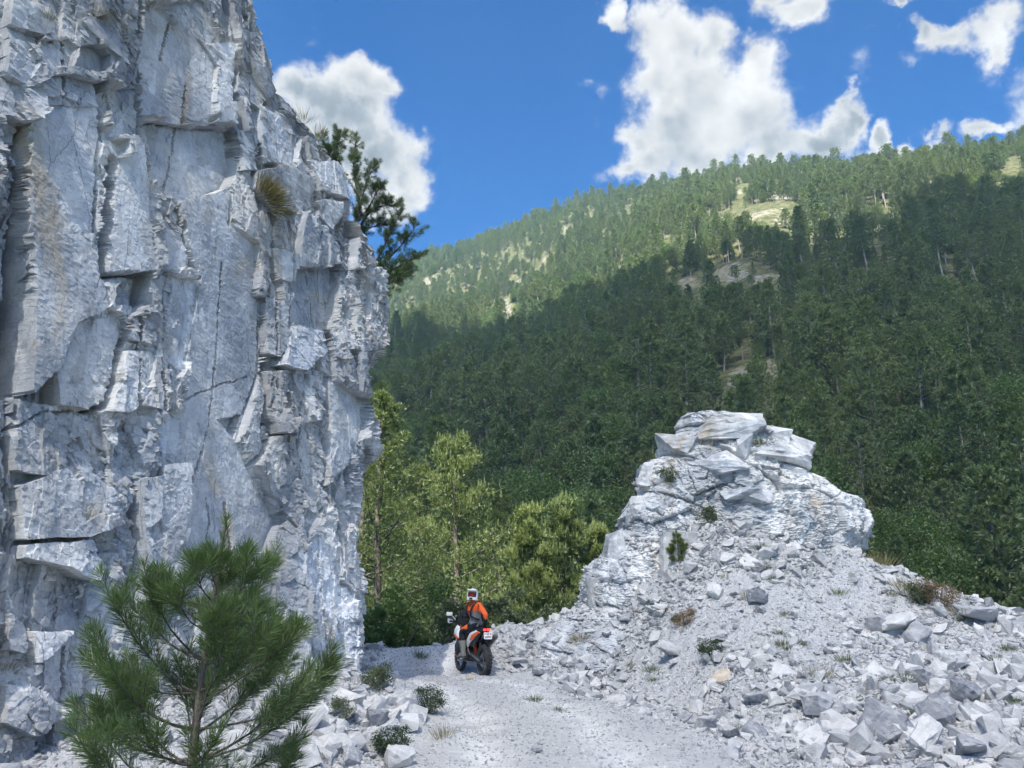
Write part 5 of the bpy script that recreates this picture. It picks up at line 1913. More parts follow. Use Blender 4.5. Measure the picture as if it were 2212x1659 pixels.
def quads_mesh(name, parts, m_, smooth=True):
    V, F, n = [], [], 0
    for v, f in parts:
        V.append(v); F.append(np.asarray(f) + n); n += len(v)
    V, F = np.concatenate(V), np.concatenate(F)
    faces = [tuple(dict.fromkeys(map(int, q))) for q in F]
    me_ = bpy.data.meshes.new(name)
    me_.from_pydata([tuple(map(float, q)) for q in V], [], [q for q in faces if len(q) > 2])
    me_.materials.append(m_)
    if smooth:
        me_.shade_smooth()
        try:
            me_.set_sharp_from_angle(angle=R(40))
        except Exception:
            pass
    me_.update()
    return me_


def part(name, parts, m_, parent, smooth=True):
    return link(name, quads_mesh(name, parts, m_, smooth), parent)


def slab(c, h, rot=(0, 0, 0), e=.35, taper=1.0):
    """rounded box with half sizes h"""
    q = Euler(rot).to_matrix()
    ax, ay, az_ = (np.array(q.col[k]) for k in range(3))
    c = np.array(c, float)
    secs = []
    for t, k in ((-1, .86), (-.86, 1), (.86, taper), (1, .86 * taper)):
        secs.append((c + az_ * h[2] * t, ax * h[0] * k, ay * h[1] * k))
    return loft(secs, 16, e)


def pipe(pts, r, seg=8):
    pts = np.asarray(pts, float)
    r = np.full(len(pts), r) if np.isscalar(r) else np.asarray(r)
    v, f = tube(pts, r, seg)
    n = len(v)
    v = np.concatenate([v, pts[:1], pts[-1:]])
    k = np.arange(seg); k2 = (k + 1) % seg
    f = np.concatenate([f, np.stack([k2, k, np.full(seg, n), np.full(seg, n)], -1), np.stack([n - seg + k, n - seg + k2, np.full(seg, n + 1), np.full(seg, n + 1)], -1)])
    return v, f


def ring(cy_, cz_, prof, n=40):
    """body of revolution about the x axis: profile of (x, radius), closed"""
    an = np.linspace(0, 2 * math.pi, n, endpoint=False)
    V = np.concatenate([np.stack([np.full(n, x), cy_ + r * np.cos(an), cz_ + r * np.sin(an)], -1) for x, r in prof])
    m_ = len(prof)
    i = np.arange(m_)[:, None] * n + np.arange(n)[None]
    i2 = np.arange(m_)[:, None] * n + (np.arange(n)[None] + 1) % n
    nx_ = np.roll(np.arange(m_), -1)
    F = np.stack([i, i2, nx_[:, None] * n + (np.arange(n)[None] + 1) % n, nx_[:, None] * n + np.arange(n)[None]], -1).reshape(-1, 4)
    return V, F


def wheel(y, z, r_, w_, parent, knobs):
    wh = part('wheel', [ring(y, z, [(-w_ * .36, r_ - .085), (-w_ * .30, r_ - .10), (w_ * .30, r_ - .10), (w_ * .36, r_ - .085), (w_ * .30, r_ - .075), (-w_ * .30, r_ - .075)]),
                        ring(y, z, [(-.06, .035), (.06, .035), (.06, .012), (-.06, .012)], 16)], M_DARKMETAL, parent)
    part('tyre', [ring(y, z, [(-w_ * .40, r_ - .085), (-w_ * .5, r_ - .045), (-w_ * .40, r_ - .018), (0, r_ - .008), (w_ * .40, r_ - .018), (w_ * .5, r_ - .045), (w_ * .40, r_ - .085)])], M_TYRE, wh)
    kn = []
    for k in range(knobs):
        for x, tl, dr in ((-.36, -.35, .012), (-.12, 0, 0), (.12, 0, 0), (.36, .35, .012)):
            a = 2 * math.pi * (k + (.5 if abs(x) > .2 else 0)) / knobs
            rr_ = r_ - .005 - dr
            c = (x * w_, y + rr_ * math.cos(a), z + rr_ * math.sin(a))
            kn.append(slab(c, (w_ * .095, math.pi * r_ / knobs * .58, .012), (a - math.pi / 2, 0, 0) if True else None, .2))
    t = part('tread', kn, M_TYRE, wh, False)
    t['kind'] = 'stuff'
    sp = []
    for k in range(28):
        a = 2 * math.pi * k / 28
        sd = -1 if k % 2 else 1
        a2 = a + .35 * (1 if k % 4 < 2 else -1)
        sp.append(pipe([(sd * .045, y + .03 * math.cos(a2), z + .03 * math.sin(a2)), (sd * .01, y + (r_ - .095) * math.cos(a), z + (r_ - .095) * math.sin(a))], .0028, 4))
    s = part('spokes', sp, M_STEEL, wh)
    s['kind'] = 'stuff'
    part('brake_disc', [ring(y, z, [(-.062, .13), (-.058, .13), (-.058, .085), (-.062, .085)], 28)], M_STEEL, wh)
    return wh


wheel(-.78, .338, .338, .15, bike, 26)
wheel(.80, .350, .350, .095, bike, 30)
# running gear
part('swingarm', [pipe([(s * .085, -.12, .44), (s * .115, -.40, .41), (s * .118, -.80, .335)], [.032, .034, .026]) for s in (-1, 1)] + [pipe([(-.1, -.30, .42), (.1, -.30, .42)], .028)], M_METAL, bike)
part('chain', [loft([((-.125, -.78, .338 + .075), (.008, 0, 0), (0, 0, .007)), ((-.105, -.10, .44 + .045), (.008, 0, 0), (0, 0, .007))], 6), loft([((-.125, -.78, .338 - .075), (.008, 0, 0), (0, 0, .007)), ((-.105, -.10, .44 - .045), (.008, 0, 0), (0, 0, .007))], 6),
               ring(-.78, .338, [(-.130, .082), (-.122, .082), (-.122, .05), (-.130, .05)], 28)], M_DARKMETAL, bike)
part('frame', [pipe([(s * .05, .46, 1.00), (s * .14, .22, .84), (s * .15, -.05, .62), (s * .12, -.14, .42)], .020) for s in (-1, 1)] + [pipe([(s * .14, -.05, .66), (s * .12, -.45, .82), (s * .08, -.80, .93)], .015) for s in (-1, 1)]
     + [pipe([(s * .06, .46, .96), (s * .13, .36, .60), (s * .13, .25, .33), (s * .12, -.1, .32)], .016) for s in (-1, 1)], M_DARKMETAL, bike)
part('engine', [slab((0, .10, .46), (.13, .20, .13), (.25, 0, 0), .6), slab((0, .22, .66), (.10, .10, .12), (-.5, 0, 0), .6), slab((0, .02, .64), (.09, .09, .10), (.5, 0, 0), .6),
                ring(.02, .45, [(-.165, .09), (-.15, .11), (.15, .11), (.165, .09)], 24), ring(.20, .46, [(-.16, .07), (-.145, .085), (.145, .085), (.16, .07)], 24)], M_DARKMETAL, bike)
part('skid_plate', [loft([((0, .40, .42), (.10, 0, 0), (0, .02, .02)), ((0, .30, .29), (.13, 0, 0), (0, .01, .02)), ((0, -.08, .27), (.12, 0, 0), (0, .01, .02))], 12, .4)], M_METAL, bike)
part('shock_absorber', [pipe([(0, -.22, .46), (0, -.10, .78)], .04, 10)], M_ORANGE, bike)
for s in (-1, 1):
    part('fork_leg', [pipe([(s * .095, .80, .35), (s * .095, .70, .62)], [.030, .027], 10), pipe([(s * .095, .70, .62), (s * .095, .52, 1.08)], .025, 10)], M_ORANGE, bike)
    part('fork_guard', [loft([((s * .125, .80, .36), (.008, 0, 0), (0, .045, 0)), ((s * .125, .75, .52), (.010, 0, 0), (0, .05, .0)), ((s * .12, .70, .66), (.008, 0, 0), (0, .035, 0))], 10, .5)], M_ORANGE, bike)
    # low slung side tank, black, with the white and orange shroud above it
    part('side_tank', [loft([((s * .17, .30, .34), (.05, 0, 0), (0, .12, 0)), ((s * .225, .26, .44), (.075, 0, 0), (0, .19, 0)), ((s * .225, .26, .62), (.085, 0, 0), (0, .21, 0)), ((s * .17, .28, .80), (.06, 0, 0), (0, .18, 0))], 16, .6)], M_BLACK, bike)
    part('shroud', [loft([((s * .20, .34, .70), (.020, .0, 0), (0, .15, .02)), ((s * .235, .42, .82), (.030, 0, 0), (0, .20, .02)), ((s * .20, .52, .95), (.030, 0, 0), (0, .16, .03)), ((s * .13, .62, 1.06), (.02, 0, 0), (0, .06, .02))], 14, .5)], M_WHITE, bike)
    part('shroud_decal', [loft([((s * .262, .28, .765), (.008, 0, 0), (0, .10, -.01)), ((s * .272, .40, .82), (.008, 0, 0), (0, .13, .02)), ((s * .258, .52, .875), (.006, 0, 0), (0, .03, .01))], 10, .5)], M_ORANGE, bike)
    part('side_panel', [loft([((s * .145, -.06, .60), (.012, 0, 0), (0, .05, .0)), ((s * .165, -.18, .74), (.020, 0, 0), (0, .11, .03)), ((s * .155, -.40, .87), (.022, 0, 0), (0, .15, .045)), ((s * .12, -.66, .965), (.016, 0, 0), (0, .12, .03))], 14, .5)], M_WHITE, bike)
    part('tail_stripe', [loft([((s * .172, -.30, .755), (.012, 0, 0), (0, .02, .015)), ((s * .168, -.46, .85), (.012, 0, 0), (0, .10, .030)), ((s * .13, -.74, .955), (.012, 0, 0), (0, .05, .018))], 10, .5)], M_ORANGE, bike)
    part('under_tail_panel', [loft([((s * .13, -.34, .62), (.014, 0, 0), (0, .12, 0)), ((s * .14, -.44, .74), (.018, 0, 0), (0, .20, 0)), ((s * .12, -.60, .86), (.014, 0, 0), (0, .17, 0)), ((s * .10, -.70, .92), (.010, 0, 0), (0, .12, 0))], 12, .5)], M_BLACK, bike)
    part('footpeg', [slab((s * .20, -.06, .36), (.055, .022, .010), (0, 0, 0), .4)], M_METAL, bike)
    hb = part('handguard', [loft([((s * .33, .50, 1.17), (.012, 0, 0), (0, 0, .03)), ((s * .42, .52, 1.18), (.02, .01, 0), (0, 0, .055)), ((s * .475, .45, 1.19), (.012, .02, 0), (0, 0, .055)), ((s * .485, .36, 1.185), (.012, 0, 0), (0, 0, .03))], 10, .6)], M_WHITE, bike)
    part('mirror', [pipe([(s * .30, .38, 1.20), (s * .38, .42, 1.30), (s * .42, .42, 1.33)], .007, 6), slab((s * .445, .42, 1.34), (.075, .014, .042), (0, 0, .1 * s), .6)], M_BLACK if s > 0 else M_WHITE, bike)
    lmp = part('tail_light', [slab((s * .045, -.905, 1.005), (.036, .014, .024), (.2, 0, 0), .6)], M_LAMP, bike)
part('front_fender', [loft([((0, .98, .72), (.05, 0, 0), (0, .0, .008)), ((0, .86, .755), (.07, 0, 0), (0, .0, .012)), ((0, .72, .745), (.07, 0, 0), (0, .0, .012)), ((0, .58, .69), (.055, 0, 0), (0, .0, .010))], 10, .5)], M_WHITE, bike)
part('fuel_tank', [loft([((0, .48, .92), (.15, 0, 0), (0, 0, .12)), ((0, .34, .97), (.19, 0, 0), (0, 0, .13)), ((0, .14, .95), (.165, 0, 0), (0, 0, .10)), ((0, -.02, .90), (.11, 0, 0), (0, 0, .07))], 18, .7)], M_BLACK, bike)
part('seat', [loft([((0, .06, .93), (.10, 0, 0), (0, 0, .05)), ((0, -.12, .925), (.14, 0, 0), (0, 0, .055)), ((0, -.40, .955), (.155, 0, 0), (0, 0, .05)), ((0, -.70, 1.0), (.12, 0, 0), (0, 0, .04)), ((0, -.78, 1.01), (.09, 0, 0), (0, 0, .02))], 16, .55)], M_SEAT, bike)
part('tail', [loft([((0, -.62, .93), (.12, 0, 0), (0, 0, .04)), ((0, -.80, .985), (.105, 0, 0), (0, 0, .035)), ((0, -.90, 1.01), (.085, 0, 0), (0, 0, .028))], 14, .5)], M_BLACK, bike)
part('luggage_rack', [pipe([(-.11, -.55, 1.01), (-.12, -.86, 1.045), (.12, -.86, 1.045), (.11, -.55, 1.01)], .010, 6)], M_BLACK, bike)
part('rear_mudguard', [loft([((0, -.80, .95), (.07, 0, 0), (0, .02, .012)), ((0, -.92, .86), (.055, 0, 0), (0, .012, .012)), ((0, -.965, .74), (.05, 0, 0), (0, .008, .01))], 10, .4)], M_BLACK, bike)
part('fairing', [loft([((0, .60, .98), (.13, 0, 0), (0, .10, .02)), ((0, .66, 1.10), (.14, 0, 0), (0, .10, .02)), ((0, .64, 1.24), (.12, 0, 0), (0, .07, .02)), ((0, .60, 1.36), (.09, 0, 0), (0, .03, .01))], 16, .5)], M_BLACK, bike)
part('headlight', [slab((0, .765, 1.06), (.075, .02, .09), (.2, 0, 0), .7)], M_STEEL, bike)
part('windscreen', [loft([((0, .64, 1.24), (.12, 0, 0), (0, .008, .0)), ((0, .58, 1.36), (.11, 0, 0), (0, .008, .0)), ((0, .53, 1.44), (.07, 0, 0), (0, .006, 0))], 12, .6)], M_BLACK, bike)
part('navigation_screen', [slab((-.02, .50, 1.36), (.10, .018, .065), (-.35, 0, .1), .3)], M_BLACK, bike)
part('tank_bag', [slab((-.02, .30, 1.14), (.14, .17, .10), (.12, 0, 0), .5, .85), slab((-.03, .32, 1.26), (.10, .09, .04), (.12, 0, .2), .4)], M_STRAP, bike)
part('handlebar', [pipe([(-.46, .34, 1.17), (-.28, .38, 1.17), (-.12, .42, 1.10), (.12, .42, 1.10), (.28, .38, 1.17), (.46, .34, 1.17)], .013, 8), pipe([(-.46, .34, 1.17), (-.33, .37, 1.17)], .019), pipe([(.46, .34, 1.17), (.33, .37, 1.17)], .019)], M_BLACK, bike)
part('muffler', [pipe([(.16, -.16, .52), (.19, -.36, .58), (.205, -.46, .64)], .026, 10), pipe([(.205, -.46, .64), (.215, -.50, .66), (.235, -.86, .855), (.238, -.90, .875)], [.040, .062, .062, .050], 14), pipe([(.238, -.895, .872), (.240, -.925, .888)], [.034, .034], 12)], M_METAL, bike)
# number plate with its lettering
pl = part('number_plate', [slab((0, 0, 0), (.095, .004, .075), (0, 0, 0), .12)], M_PLATE, bike, False)
pl.location = (.0, -.985, .88)
pl.rotation_euler = (-.22, 0, -.10)


def text_part(txt, size, x, z, m_, parent, name='lettering'):
    cu = bpy.data.curves.new(name, 'FONT')
    cu.body = txt
    cu.size = size
    cu.align_x = 'CENTER'; cu.align_y = 'CENTER'
    cu.extrude = .0008
    cu.offset = .0012
    o = bpy.data.objects.new('tmp_text', cu)
    col.objects.link(o)
    bpy.context.view_layer.update()
    me_ = bpy.data.meshes.new_from_object(o.evaluated_get(bpy.context.evaluated_depsgraph_get()))
    bpy.data.objects.remove(o)
    me_.name = name
    me_.materials.clear(); me_.materials.append(m_)
    q = link(name, me_, parent)
    q.location = (x, -.0058, z)
    q.rotation_euler = (R(90), 0, 0)
    return q


text_part('SZ', .062, .0, .036, M_INK, pl)
text_part('20895', .062, .0, -.032, M_INK, pl)
em = part('emblem', [loft([((-.066, -.0056, .018), (.004, 0, 0), (0, .0006, 0)), ((-.066, -.0056, .028), (.016, 0, 0), (0, .0006, 0)), ((-.066, -.0056, .054), (.017, 0, 0), (0, .0006, 0))], 8, .5)], M_REDPRINT, pl)
part('emblem', [loft([((.066, -.0056, .018), (.004, 0, 0), (0, .0006, 0)), ((.066, -.0056, .028), (.016, 0, 0), (0, .0006, 0)), ((.066, -.0056, .054), (.017, 0, 0), (0, .0006, 0))], 8, .5)], M_REDPRINT, pl)
part('emblem_cross', [slab((-.066, -.0068, .039), (.011, .0006, .0035), (0, 0, 0), .2), slab((-.066, -.0074, .039), (.0035, .0006, .011), (0, 0, 0), .2)], M_PLATE, pl)

# ---- the rider: one continuous body grown over a posed skeleton
JN = {
    'pelvis': ((0.0, -.30, 1.06), .150), 'waist': ((-.03, -.285, 1.22), .138), 'chest': ((-.06, -.275, 1.40), .165), 'upper': ((-.08, -.27, 1.52), .125), 'neck': ((-.095, -.275, 1.61), .062), 'head': ((-.12, -.29, 1.76), .090),
    'lsh': ((-.025, -.445, 1.535), .085), 'lel': ((.075, -.655, 1.33), .062), 'lwr': ((.085, -.575, 1.10), .042),
    'rsh': ((-.135, -.095, 1.535), .085), 'rel': ((.10, .13, 1.34), .060), 'rwr': ((.355, .335, 1.205), .040),
    'lhip': ((-.095, -.23, 1.03), .118), 'lthi': ((-.19, -.10, 1.00), .105), 'lkn': ((-.275, .015, .945), .085), 'lcal': ((-.262, -.015, .72), .075), 'lank': ((-.25, -.055, .47), .052), 'ltoe': ((-.275, .14, .405), .042),
    'rhip': ((.095, -.23, 1.03), .118), 'rkn': ((.27, -.06, .68), .085), 'rcal': ((.33, -.06, .45), .072), 'rank': ((.385, -.05, .13), .052), 'rtoe': ((.42, .13, .055), .042),
}
BN = [('pelvis', 'waist'), ('waist', 'chest'), ('chest', 'upper'), ('upper', 'neck'), ('neck', 'head'), ('upper', 'lsh'), ('lsh', 'lel'), ('lel', 'lwr'), ('upper', 'rsh'), ('rsh', 'rel'), ('rel', 'rwr'),
      ('pelvis', 'lhip'), ('lhip', 'lthi'), ('lthi', 'lkn'), ('lkn', 'lcal'), ('lcal', 'lank'), ('lank', 'ltoe'), ('pelvis', 'rhip'), ('rhip', 'rkn'), ('rkn', 'rcal'), ('rcal', 'rank'), ('rank', 'rtoe')]
names_ = list(JN)
mb = bpy.data.meshes.new('body_skeleton')
mb.from_pydata([JN[k][0] for k in names_], [(names_.index(a), names_.index(b)) for a, b in BN], [])
ob = bpy.data.objects.new('tmp_body', mb)
col.objects.link(ob)
bpy.context.view_layer.objects.active = ob
md = ob.modifiers.new('skin', 'SKIN')
md.use_smooth_shade = True
for k, v in enumerate(mb.skin_vertices[0].data):
    r0 = JN[names_[k]][1]
    v.radius = (r0, r0)
    v.use_root = names_[k] == 'pelvis'
ms = ob.modifiers.new('sub', 'SUBSURF')
ms.levels = 2
ms.render_levels = 2
bpy.context.view_layer.update()
body = bpy.data.meshes.new_from_object(ob.evaluated_get(bpy.context.evaluated_depsgraph_get()))
bpy.data.objects.remove(ob)
body.name = 'person'
body.materials.clear()
for m_ in (M_JORANGE, M_JGREY, M_PANTS, M_BOOT, M_STRAP):
    body.materials.append(m_)
cen = np.array([p.center for p in body.polygons])


def bone_d(a, b):
    p, q = np.array(JN[a][0]), np.array(JN[b][0])
    t = np.clip(((cen - p) @ (q - p)) / ((q - p) @ (q - p)), 0, 1)
    return np.linalg.norm(cen - p - t[:, None] * (q - p), axis=1), t


dist = np.stack([bone_d(a, b)[0] / (JN[a][1] + JN[b][1]) for a, b in BN])
near_b = dist.argmin(0)
mi = np.zeros(len(cen), int)
ragged = .03 * np.sin(cen[:, 0] * 60 + cen[:, 1] * 40)
for k, (a, b) in enumerate(BN):
    s_ = near_b == k
    t = bone_d(a, b)[1]
    if a in ('pelvis',) or b in ('lhip', 'rhip', 'lthi', 'lkn', 'rkn') or a in ('lthi', 'lhip', 'rhip'):
        mi[s_] = 2
    if (a, b) == ('pelvis', 'waist'):
        mi[s_] = np.where(cen[s_, 2] + ragged[s_] > 1.115, 1, 2)
    if (a, b) == ('waist', 'chest'):
        mi[s_] = np.where(cen[s_, 2] + ragged[s_] + .25 * (cen[s_, 1] + .28) > 1.37, 0, 1)
    if (a, b) in (('lhip', 'lthi'), ('lthi', 'lkn')):
        mi[s_] = np.where((cen[s_, 2] > 1.005) & (cen[s_, 0] < -.15) & (cen[s_, 1] > -.26) & (cen[s_, 1] < .0), 0, 2)
    if (a, b) in (('lkn', 'lcal'), ('rkn', 'rcal')):
        mi[s_] = 2
    if (a, b) in (('lcal', 'lank'), ('lank', 'ltoe'), ('rcal', 'rank'), ('rank', 'rtoe')):
        mi[s_] = 3
    if (a, b) in (('lel', 'lwr'), ('rel', 'rwr')):
        mi[s_] = np.where(cen[s_, 0] * 0 + t[s_] < .35, np.where(cen[s_, 1] < -.66, 0, 2), 2)
    if a == 'neck':
        mi[s_] = 4
body.polygons.foreach_set('material_index', mi.astype(np.int32))
rider = link('person', body)
rider.location = bike.location
rider.rotation_euler = bike.rotation_euler
rider['label'] = 'rider in white helmet and orange grey jacket sitting on the motorcycle looking back'
rider['category'] = 'person'
# boots: shaft with buckles, foot with sole
for side, (k, a, t_) in {'l': ('lcal', 'lank', 'ltoe'), 'r': ('rcal', 'rank', 'rtoe')}.items():
    c, a, t_ = (np.array(JN[q][0]) for q in (k, a, t_))
    fw = unit((t_ - a) * np.array([1, 1, .3]))
    sdv = np.array([fw[1], -fw[0], 0])
    heel = a - fw * .07 + np.array([0, 0, -.055])
    upv = unit(c - a)
    bt = part('boot', [loft([(c + upv * .02, sdv * .078, fw * .085), (c - upv * .03, sdv * .080, fw * .088), (a + upv * .08, sdv * .060, fw * .068), (a, sdv * .055, fw * .075), (heel + fw * .07, sdv * .05, fw * .085)], 14, .8),
                       loft([(heel - fw * .02, sdv * .035, np.array([0, 0, .03])), (heel + fw * .04, sdv * .048, np.array([0, 0, .05])), (a + fw * .10 + np.array([0, 0, -.045]), sdv * .052, np.array([0, 0, .045])), (t_ - np.array([0, 0, .03]), sdv * .050, np.array([0, 0, .035])),
                             (t_ + fw * .075 - np.array([0, 0, .035]), sdv * .03, np.array([0, 0, .022]))], 14, .7)], M_BOOT, rider)
    part('sole', [loft([(heel - fw * .03 - np.array([0, 0, .03]), sdv * .038, np.array([0, 0, .012])), (heel + fw * .10 - np.array([0, 0, .028]), sdv * .048, np.array([0, 0, .012])), (t_ + fw * .07 - np.array([0, 0, .062]), sdv * .04, np.array([0, 0, .012]))], 12, .5)], M_TYRE, bt)
    part('buckle', [slab(tuple(a + upv * q + sdv * (-.066 - .06 * q)), (.010, .022, .008), (0, 0, math.atan2(fw[1], fw[0]) - R(90)), .4) for q in (.06, .13, .20)], M_DARKMETAL, bt)
# gloves: palm, four fingers and a thumb, each finger bent
for nm, wr, palm, fd, th_ in (('l', JN['lwr'][0], (.09, -.53, 1.035), (.05, .75, -.35), (.6, .35, .1)), ('r', JN['rwr'][0], (.40, .36, 1.185), (.25, .45, -.75), (-.7, .1, -.4))):
    wr, palm, fd, th_ = (np.array(q, float) for q in (wr, palm, fd, th_))
    fd = unit(fd); ax = unit(palm - wr); sdv = unit(np.cross(ax, np.cross(ax, fd) if nm == 'l' else fd))
    sdv = unit(np.cross(ax, fd)); nv = unit(np.cross(sdv, ax))
    gl = [loft([(wr - ax * .02, sdv * .036, nv * .030), (wr + ax * .02, sdv * .042, nv * .026), (palm, sdv * .046, nv * .020), (palm + ax * .035, sdv * .042, nv * .016)], 10, .8)]
    for q, (o_, L) in enumerate(zip((-.033, -.011, .011, .032), (.062, .072, .068, .054))):
        b0 = palm + ax * .03 + sdv * o_
        gl.append(pipe([b0, b0 + ax * L * .4 + fd * L * .15, b0 + ax * L * .6 + fd * L * .6, b0 + ax * L * .5 + fd * L * 1.0], [.0105, .010, .009, .0075], 6))
    b0 = palm - ax * .02 + sdv * .04 * (1 if nm == 'l' else -1)
    gl.append(pipe([b0, b0 + th_ * .03 + ax * .02, b0 + th_ * .035 + ax * .05], [.012, .011, .008], 6))
    part('glove', gl, M_STRAP, rider)
# chest harness and small pack
for pts in ([(.03, -.37, 1.63), (-.085, -.435, 1.60), (-.185, -.435, 1.50), (-.225, -.395, 1.38), (-.185, -.385, 1.29), (-.09, -.44, 1.24), (.0, -.43, 1.22)], [(-.05, -.13, 1.63), (-.17, -.15, 1.60), (-.245, -.20, 1.50), (-.245, -.235, 1.38), (-.20, -.22, 1.27), (-.12, -.15, 1.23)]):
    P0 = np.array(pts)
    t2 = np.linspace(0, len(P0) - 1, 18)
    c = np.stack([np.interp(t2, np.arange(len(P0)), P0[:, k]) for k in range(3)], -1)
    part('harness_strap', [pipe(c, .021, 8)], M_STRAP, rider)
part('chest_strap', [pipe([(-.225, -.40, 1.40), (-.252, -.32, 1.40), (-.248, -.235, 1.40)], .012, 6)], M_STRAP, rider)
part('backpack', [loft([((.075, -.225, 1.20), (.045, .015, 0), (-.03, .10, 0)), ((.10, -.215, 1.30), (.065, .02, 0), (-.04, .13, 0)), ((.095, -.215, 1.46), (.065, .02, 0), (-.04, .125, 0)), ((.05, -.23, 1.58), (.04, .012, 0), (-.03, .09, 0))], 14, .6)], M_STRAP, rider)
# helmet, looking back over the left shoulder
hm_ = empty('tmp', (0, 0, 0))
HLOC, HROT = Vector((-.125, -.30, 1.765)), Euler((R(6), R(-3), math.atan2(-.85, -.50) - R(90)))
bpy.data.objects.remove(hm_)


def helmet_shell():
    n, m_ = 40, 26
    an = np.linspace(0, 2 * math.pi, n, endpoint=False)
    ph = np.linspace(-.98, 1.5, m_)
    V = []
    for p in ph:
        for a in an:
            x, y = math.sin(a), math.cos(a)
            rz_ = math.cos(p) if p > 0 else math.cos(p * .62)
            V.append((x * .125 * rz_, y * (.150 if y > 0 else .145) * rz_ + (.012 if p < 0 and y > 0 else 0), .02 + .135 * math.sin(p)))
    F = []
    for i in range(m_ - 1):
        for j in range(n):
            a = (an[j] + math.pi / n + math.pi) % (2 * math.pi) - math.pi
            if abs(a) < 1.0 and -.60 < ph[i] < .36:
                continue          # the eye port
            F.append((i * n + j, i * n + (j + 1) % n, (i + 1) * n + (j + 1) % n, (i + 1) * n + j))
    V.append((0, 0, .155)); F += [((m_ - 1) * n + j, (m_ - 1) * n + (j + 1) % n, len(V) - 1, len(V) - 1) for j in range(n)]
    return np.array(V), np.array(F)


hel = part('helmet', [helmet_shell()], M_HELMET, rider)
hel.location = HLOC; hel.rotation_euler = HROT
sol = hel.modifiers.new('thick', 'SOLIDIFY'); sol.thickness = .008
part('chin_bar', [loft([((-.118, .03, -.075), (.012, .01, 0), (0, 0, .035)), ((-.095, .12, -.085), (.014, .014, 0), (0, 0, .034)), ((-.045, .185, -.085), (.010, .016, 0), (0, 0, .032)), ((.0, .20, -.085), (.0, .018, 0), (0, 0, .034)), ((.045, .185, -.085), (-.010, .016, 0), (0, 0, .032)),
                        ((.095, .12, -.085), (-.014, .014, 0), (0, 0, .034)), ((.118, .03, -.075), (-.012, .01, 0), (0, 0, .035))], 12, .8)], M_HELMET, hel)
part('mouth_vent', [slab((0, .216, -.088), (.040, .008, .020), (0, 0, 0), .6)], M_BLACK, hel)
part('peak', [loft([((0, .07, .125), (.115, 0, 0), (0, .01, .010)), ((0, .16, .108), (.105, 0, 0), (0, .01, .009)), ((0, .235, .088), (.075, 0, 0), (0, .008, .006))], 14, .5)], M_HELMET, hel)
gg = part('goggles', [loft([((-.105, .075, -.005), (.004, .016, 0), (0, 0, .035)), ((-.075, .125, -.005), (.012, .012, 0), (0, 0, .052)), ((0, .152, -.005), (0, .016, 0), (0, 0, .050)), ((.075, .125, -.005), (-.012, .012, 0), (0, 0, .052)), ((.105, .075, -.005), (-.004, .016, 0), (0, 0, .035))], 12, .7)], M_BLACK, hel)
part('lens', [loft([((-.078, .130, -.002), (.004, .010, 0), (0, 0, .028)), ((-.05, .153, -.002), (.006, .010, 0), (0, 0, .038)), ((0, .166, -.002), (0, .010, 0), (0, 0, .036)), ((.05, .153, -.002), (-.006, .010, 0), (0, 0, .038)), ((.078, .130, -.002), (-.004, .010, 0), (0, 0, .028))], 12, .7)], M_LENS, gg)
part('goggle_strap', [pipe([(-.128, .06, 0), (-.135, -.03, .005), (-.105, -.115, .01), (0, -.155, .012), (.105, -.115, .01), (.135, -.03, .005), (.128, .06, 0)], .008, 6)], M_STRAP, hel)


# ------------------------------------------------------------------ small plants
CPR = proj(CV[:, 0], CV[:, 1], CV[:, 2])


def cliff_at(X, V):
    d = (CPR[0] - X) ** 2 + (CPR[1] - V) ** 2
    k = int(np.argmin(np.where(d < max(36, d.min() + 1), CPR[2], 1e9)))
    return Vector(CV[k])


def grass_mesh(name, seed, n, h, w, spread, m_):
    r = np.random.default_rng(seed)
    a = Acc()
    p = r.normal(0, spread, (n, 3)) * np.array([1, 1, 0])
    d = np.stack([p[:, 0] / spread * .35, p[:, 1] / spread * .35, np.ones(n)], -1) + r.normal(0, .22, (n, 3))
    v, f, t = blades(p, d, 1, h, w, .1, r, np.full(n, .5) + .2 * r.normal(size=n))
    a.add(v, f, t)
    return a.mesh(name, m_)


def leaf_mesh(name, seed, H, rad, clumps, leaves, size, m_, low=.0):
    wood, nd = leafy(seed, H, rad, clumps, leaves, size, 4, .8, low)
    return wood.mesh('stem', M_BARK), nd.mesh('foliage', m_)


GRS = [grass_mesh('grass_tuft', 900 + k, 110, .26, .009, .07, M_GRASS) for k in range(3)]
DRY = [grass_mesh('grass_tuft', 910 + k, 90, .32, .008, .08, M_DRY) for k in range(2)]
M_DARKLEAF = leaf_mat('dark_small_leaves', (.020, .042, .020), (.06, .10, .04), .3)


def surf(X, V):
    """near ground or outcrop under a pixel"""
    g = ground_hit(X, V)
    z = Vector(g)
    d = (OPR[0] - X) ** 2 + (OPR[1] - V) ** 2
    k = int(np.argmin(d + 4 * (OPR[2] - OPR[2].min())))
    if d[k] < 30 and OPR[2][k] < g[1] * .962 - .02:
        return Vector(OV[k])
    return z


OV = np.stack([OX2, OY2, OZ2], -1).reshape(-1, 3)
OPR = proj(OV[:, 0], OV[:, 1], OV[:, 2])


def px_size(p, px):
    return px / KP * (p.y * math.cos(PITCH) + (p.z - CAMZ) * math.sin(PITCH))


def put_grass(me_, p, h, lab, grp=None, rot=None):
    o = link('grass_tuft', me_, label=lab, category='grass tuft')
    if grp:
        o['group'] = grp
    o.location = p - Vector((0, 0, .01))
    k = h / .26
    o.scale = (k * 1.1, k * 1.1, k)
    o.rotation_euler = rot or (rnd.gauss(0, .1), rnd.gauss(0, .1), rnd.uniform(0, 6.28))
    return o


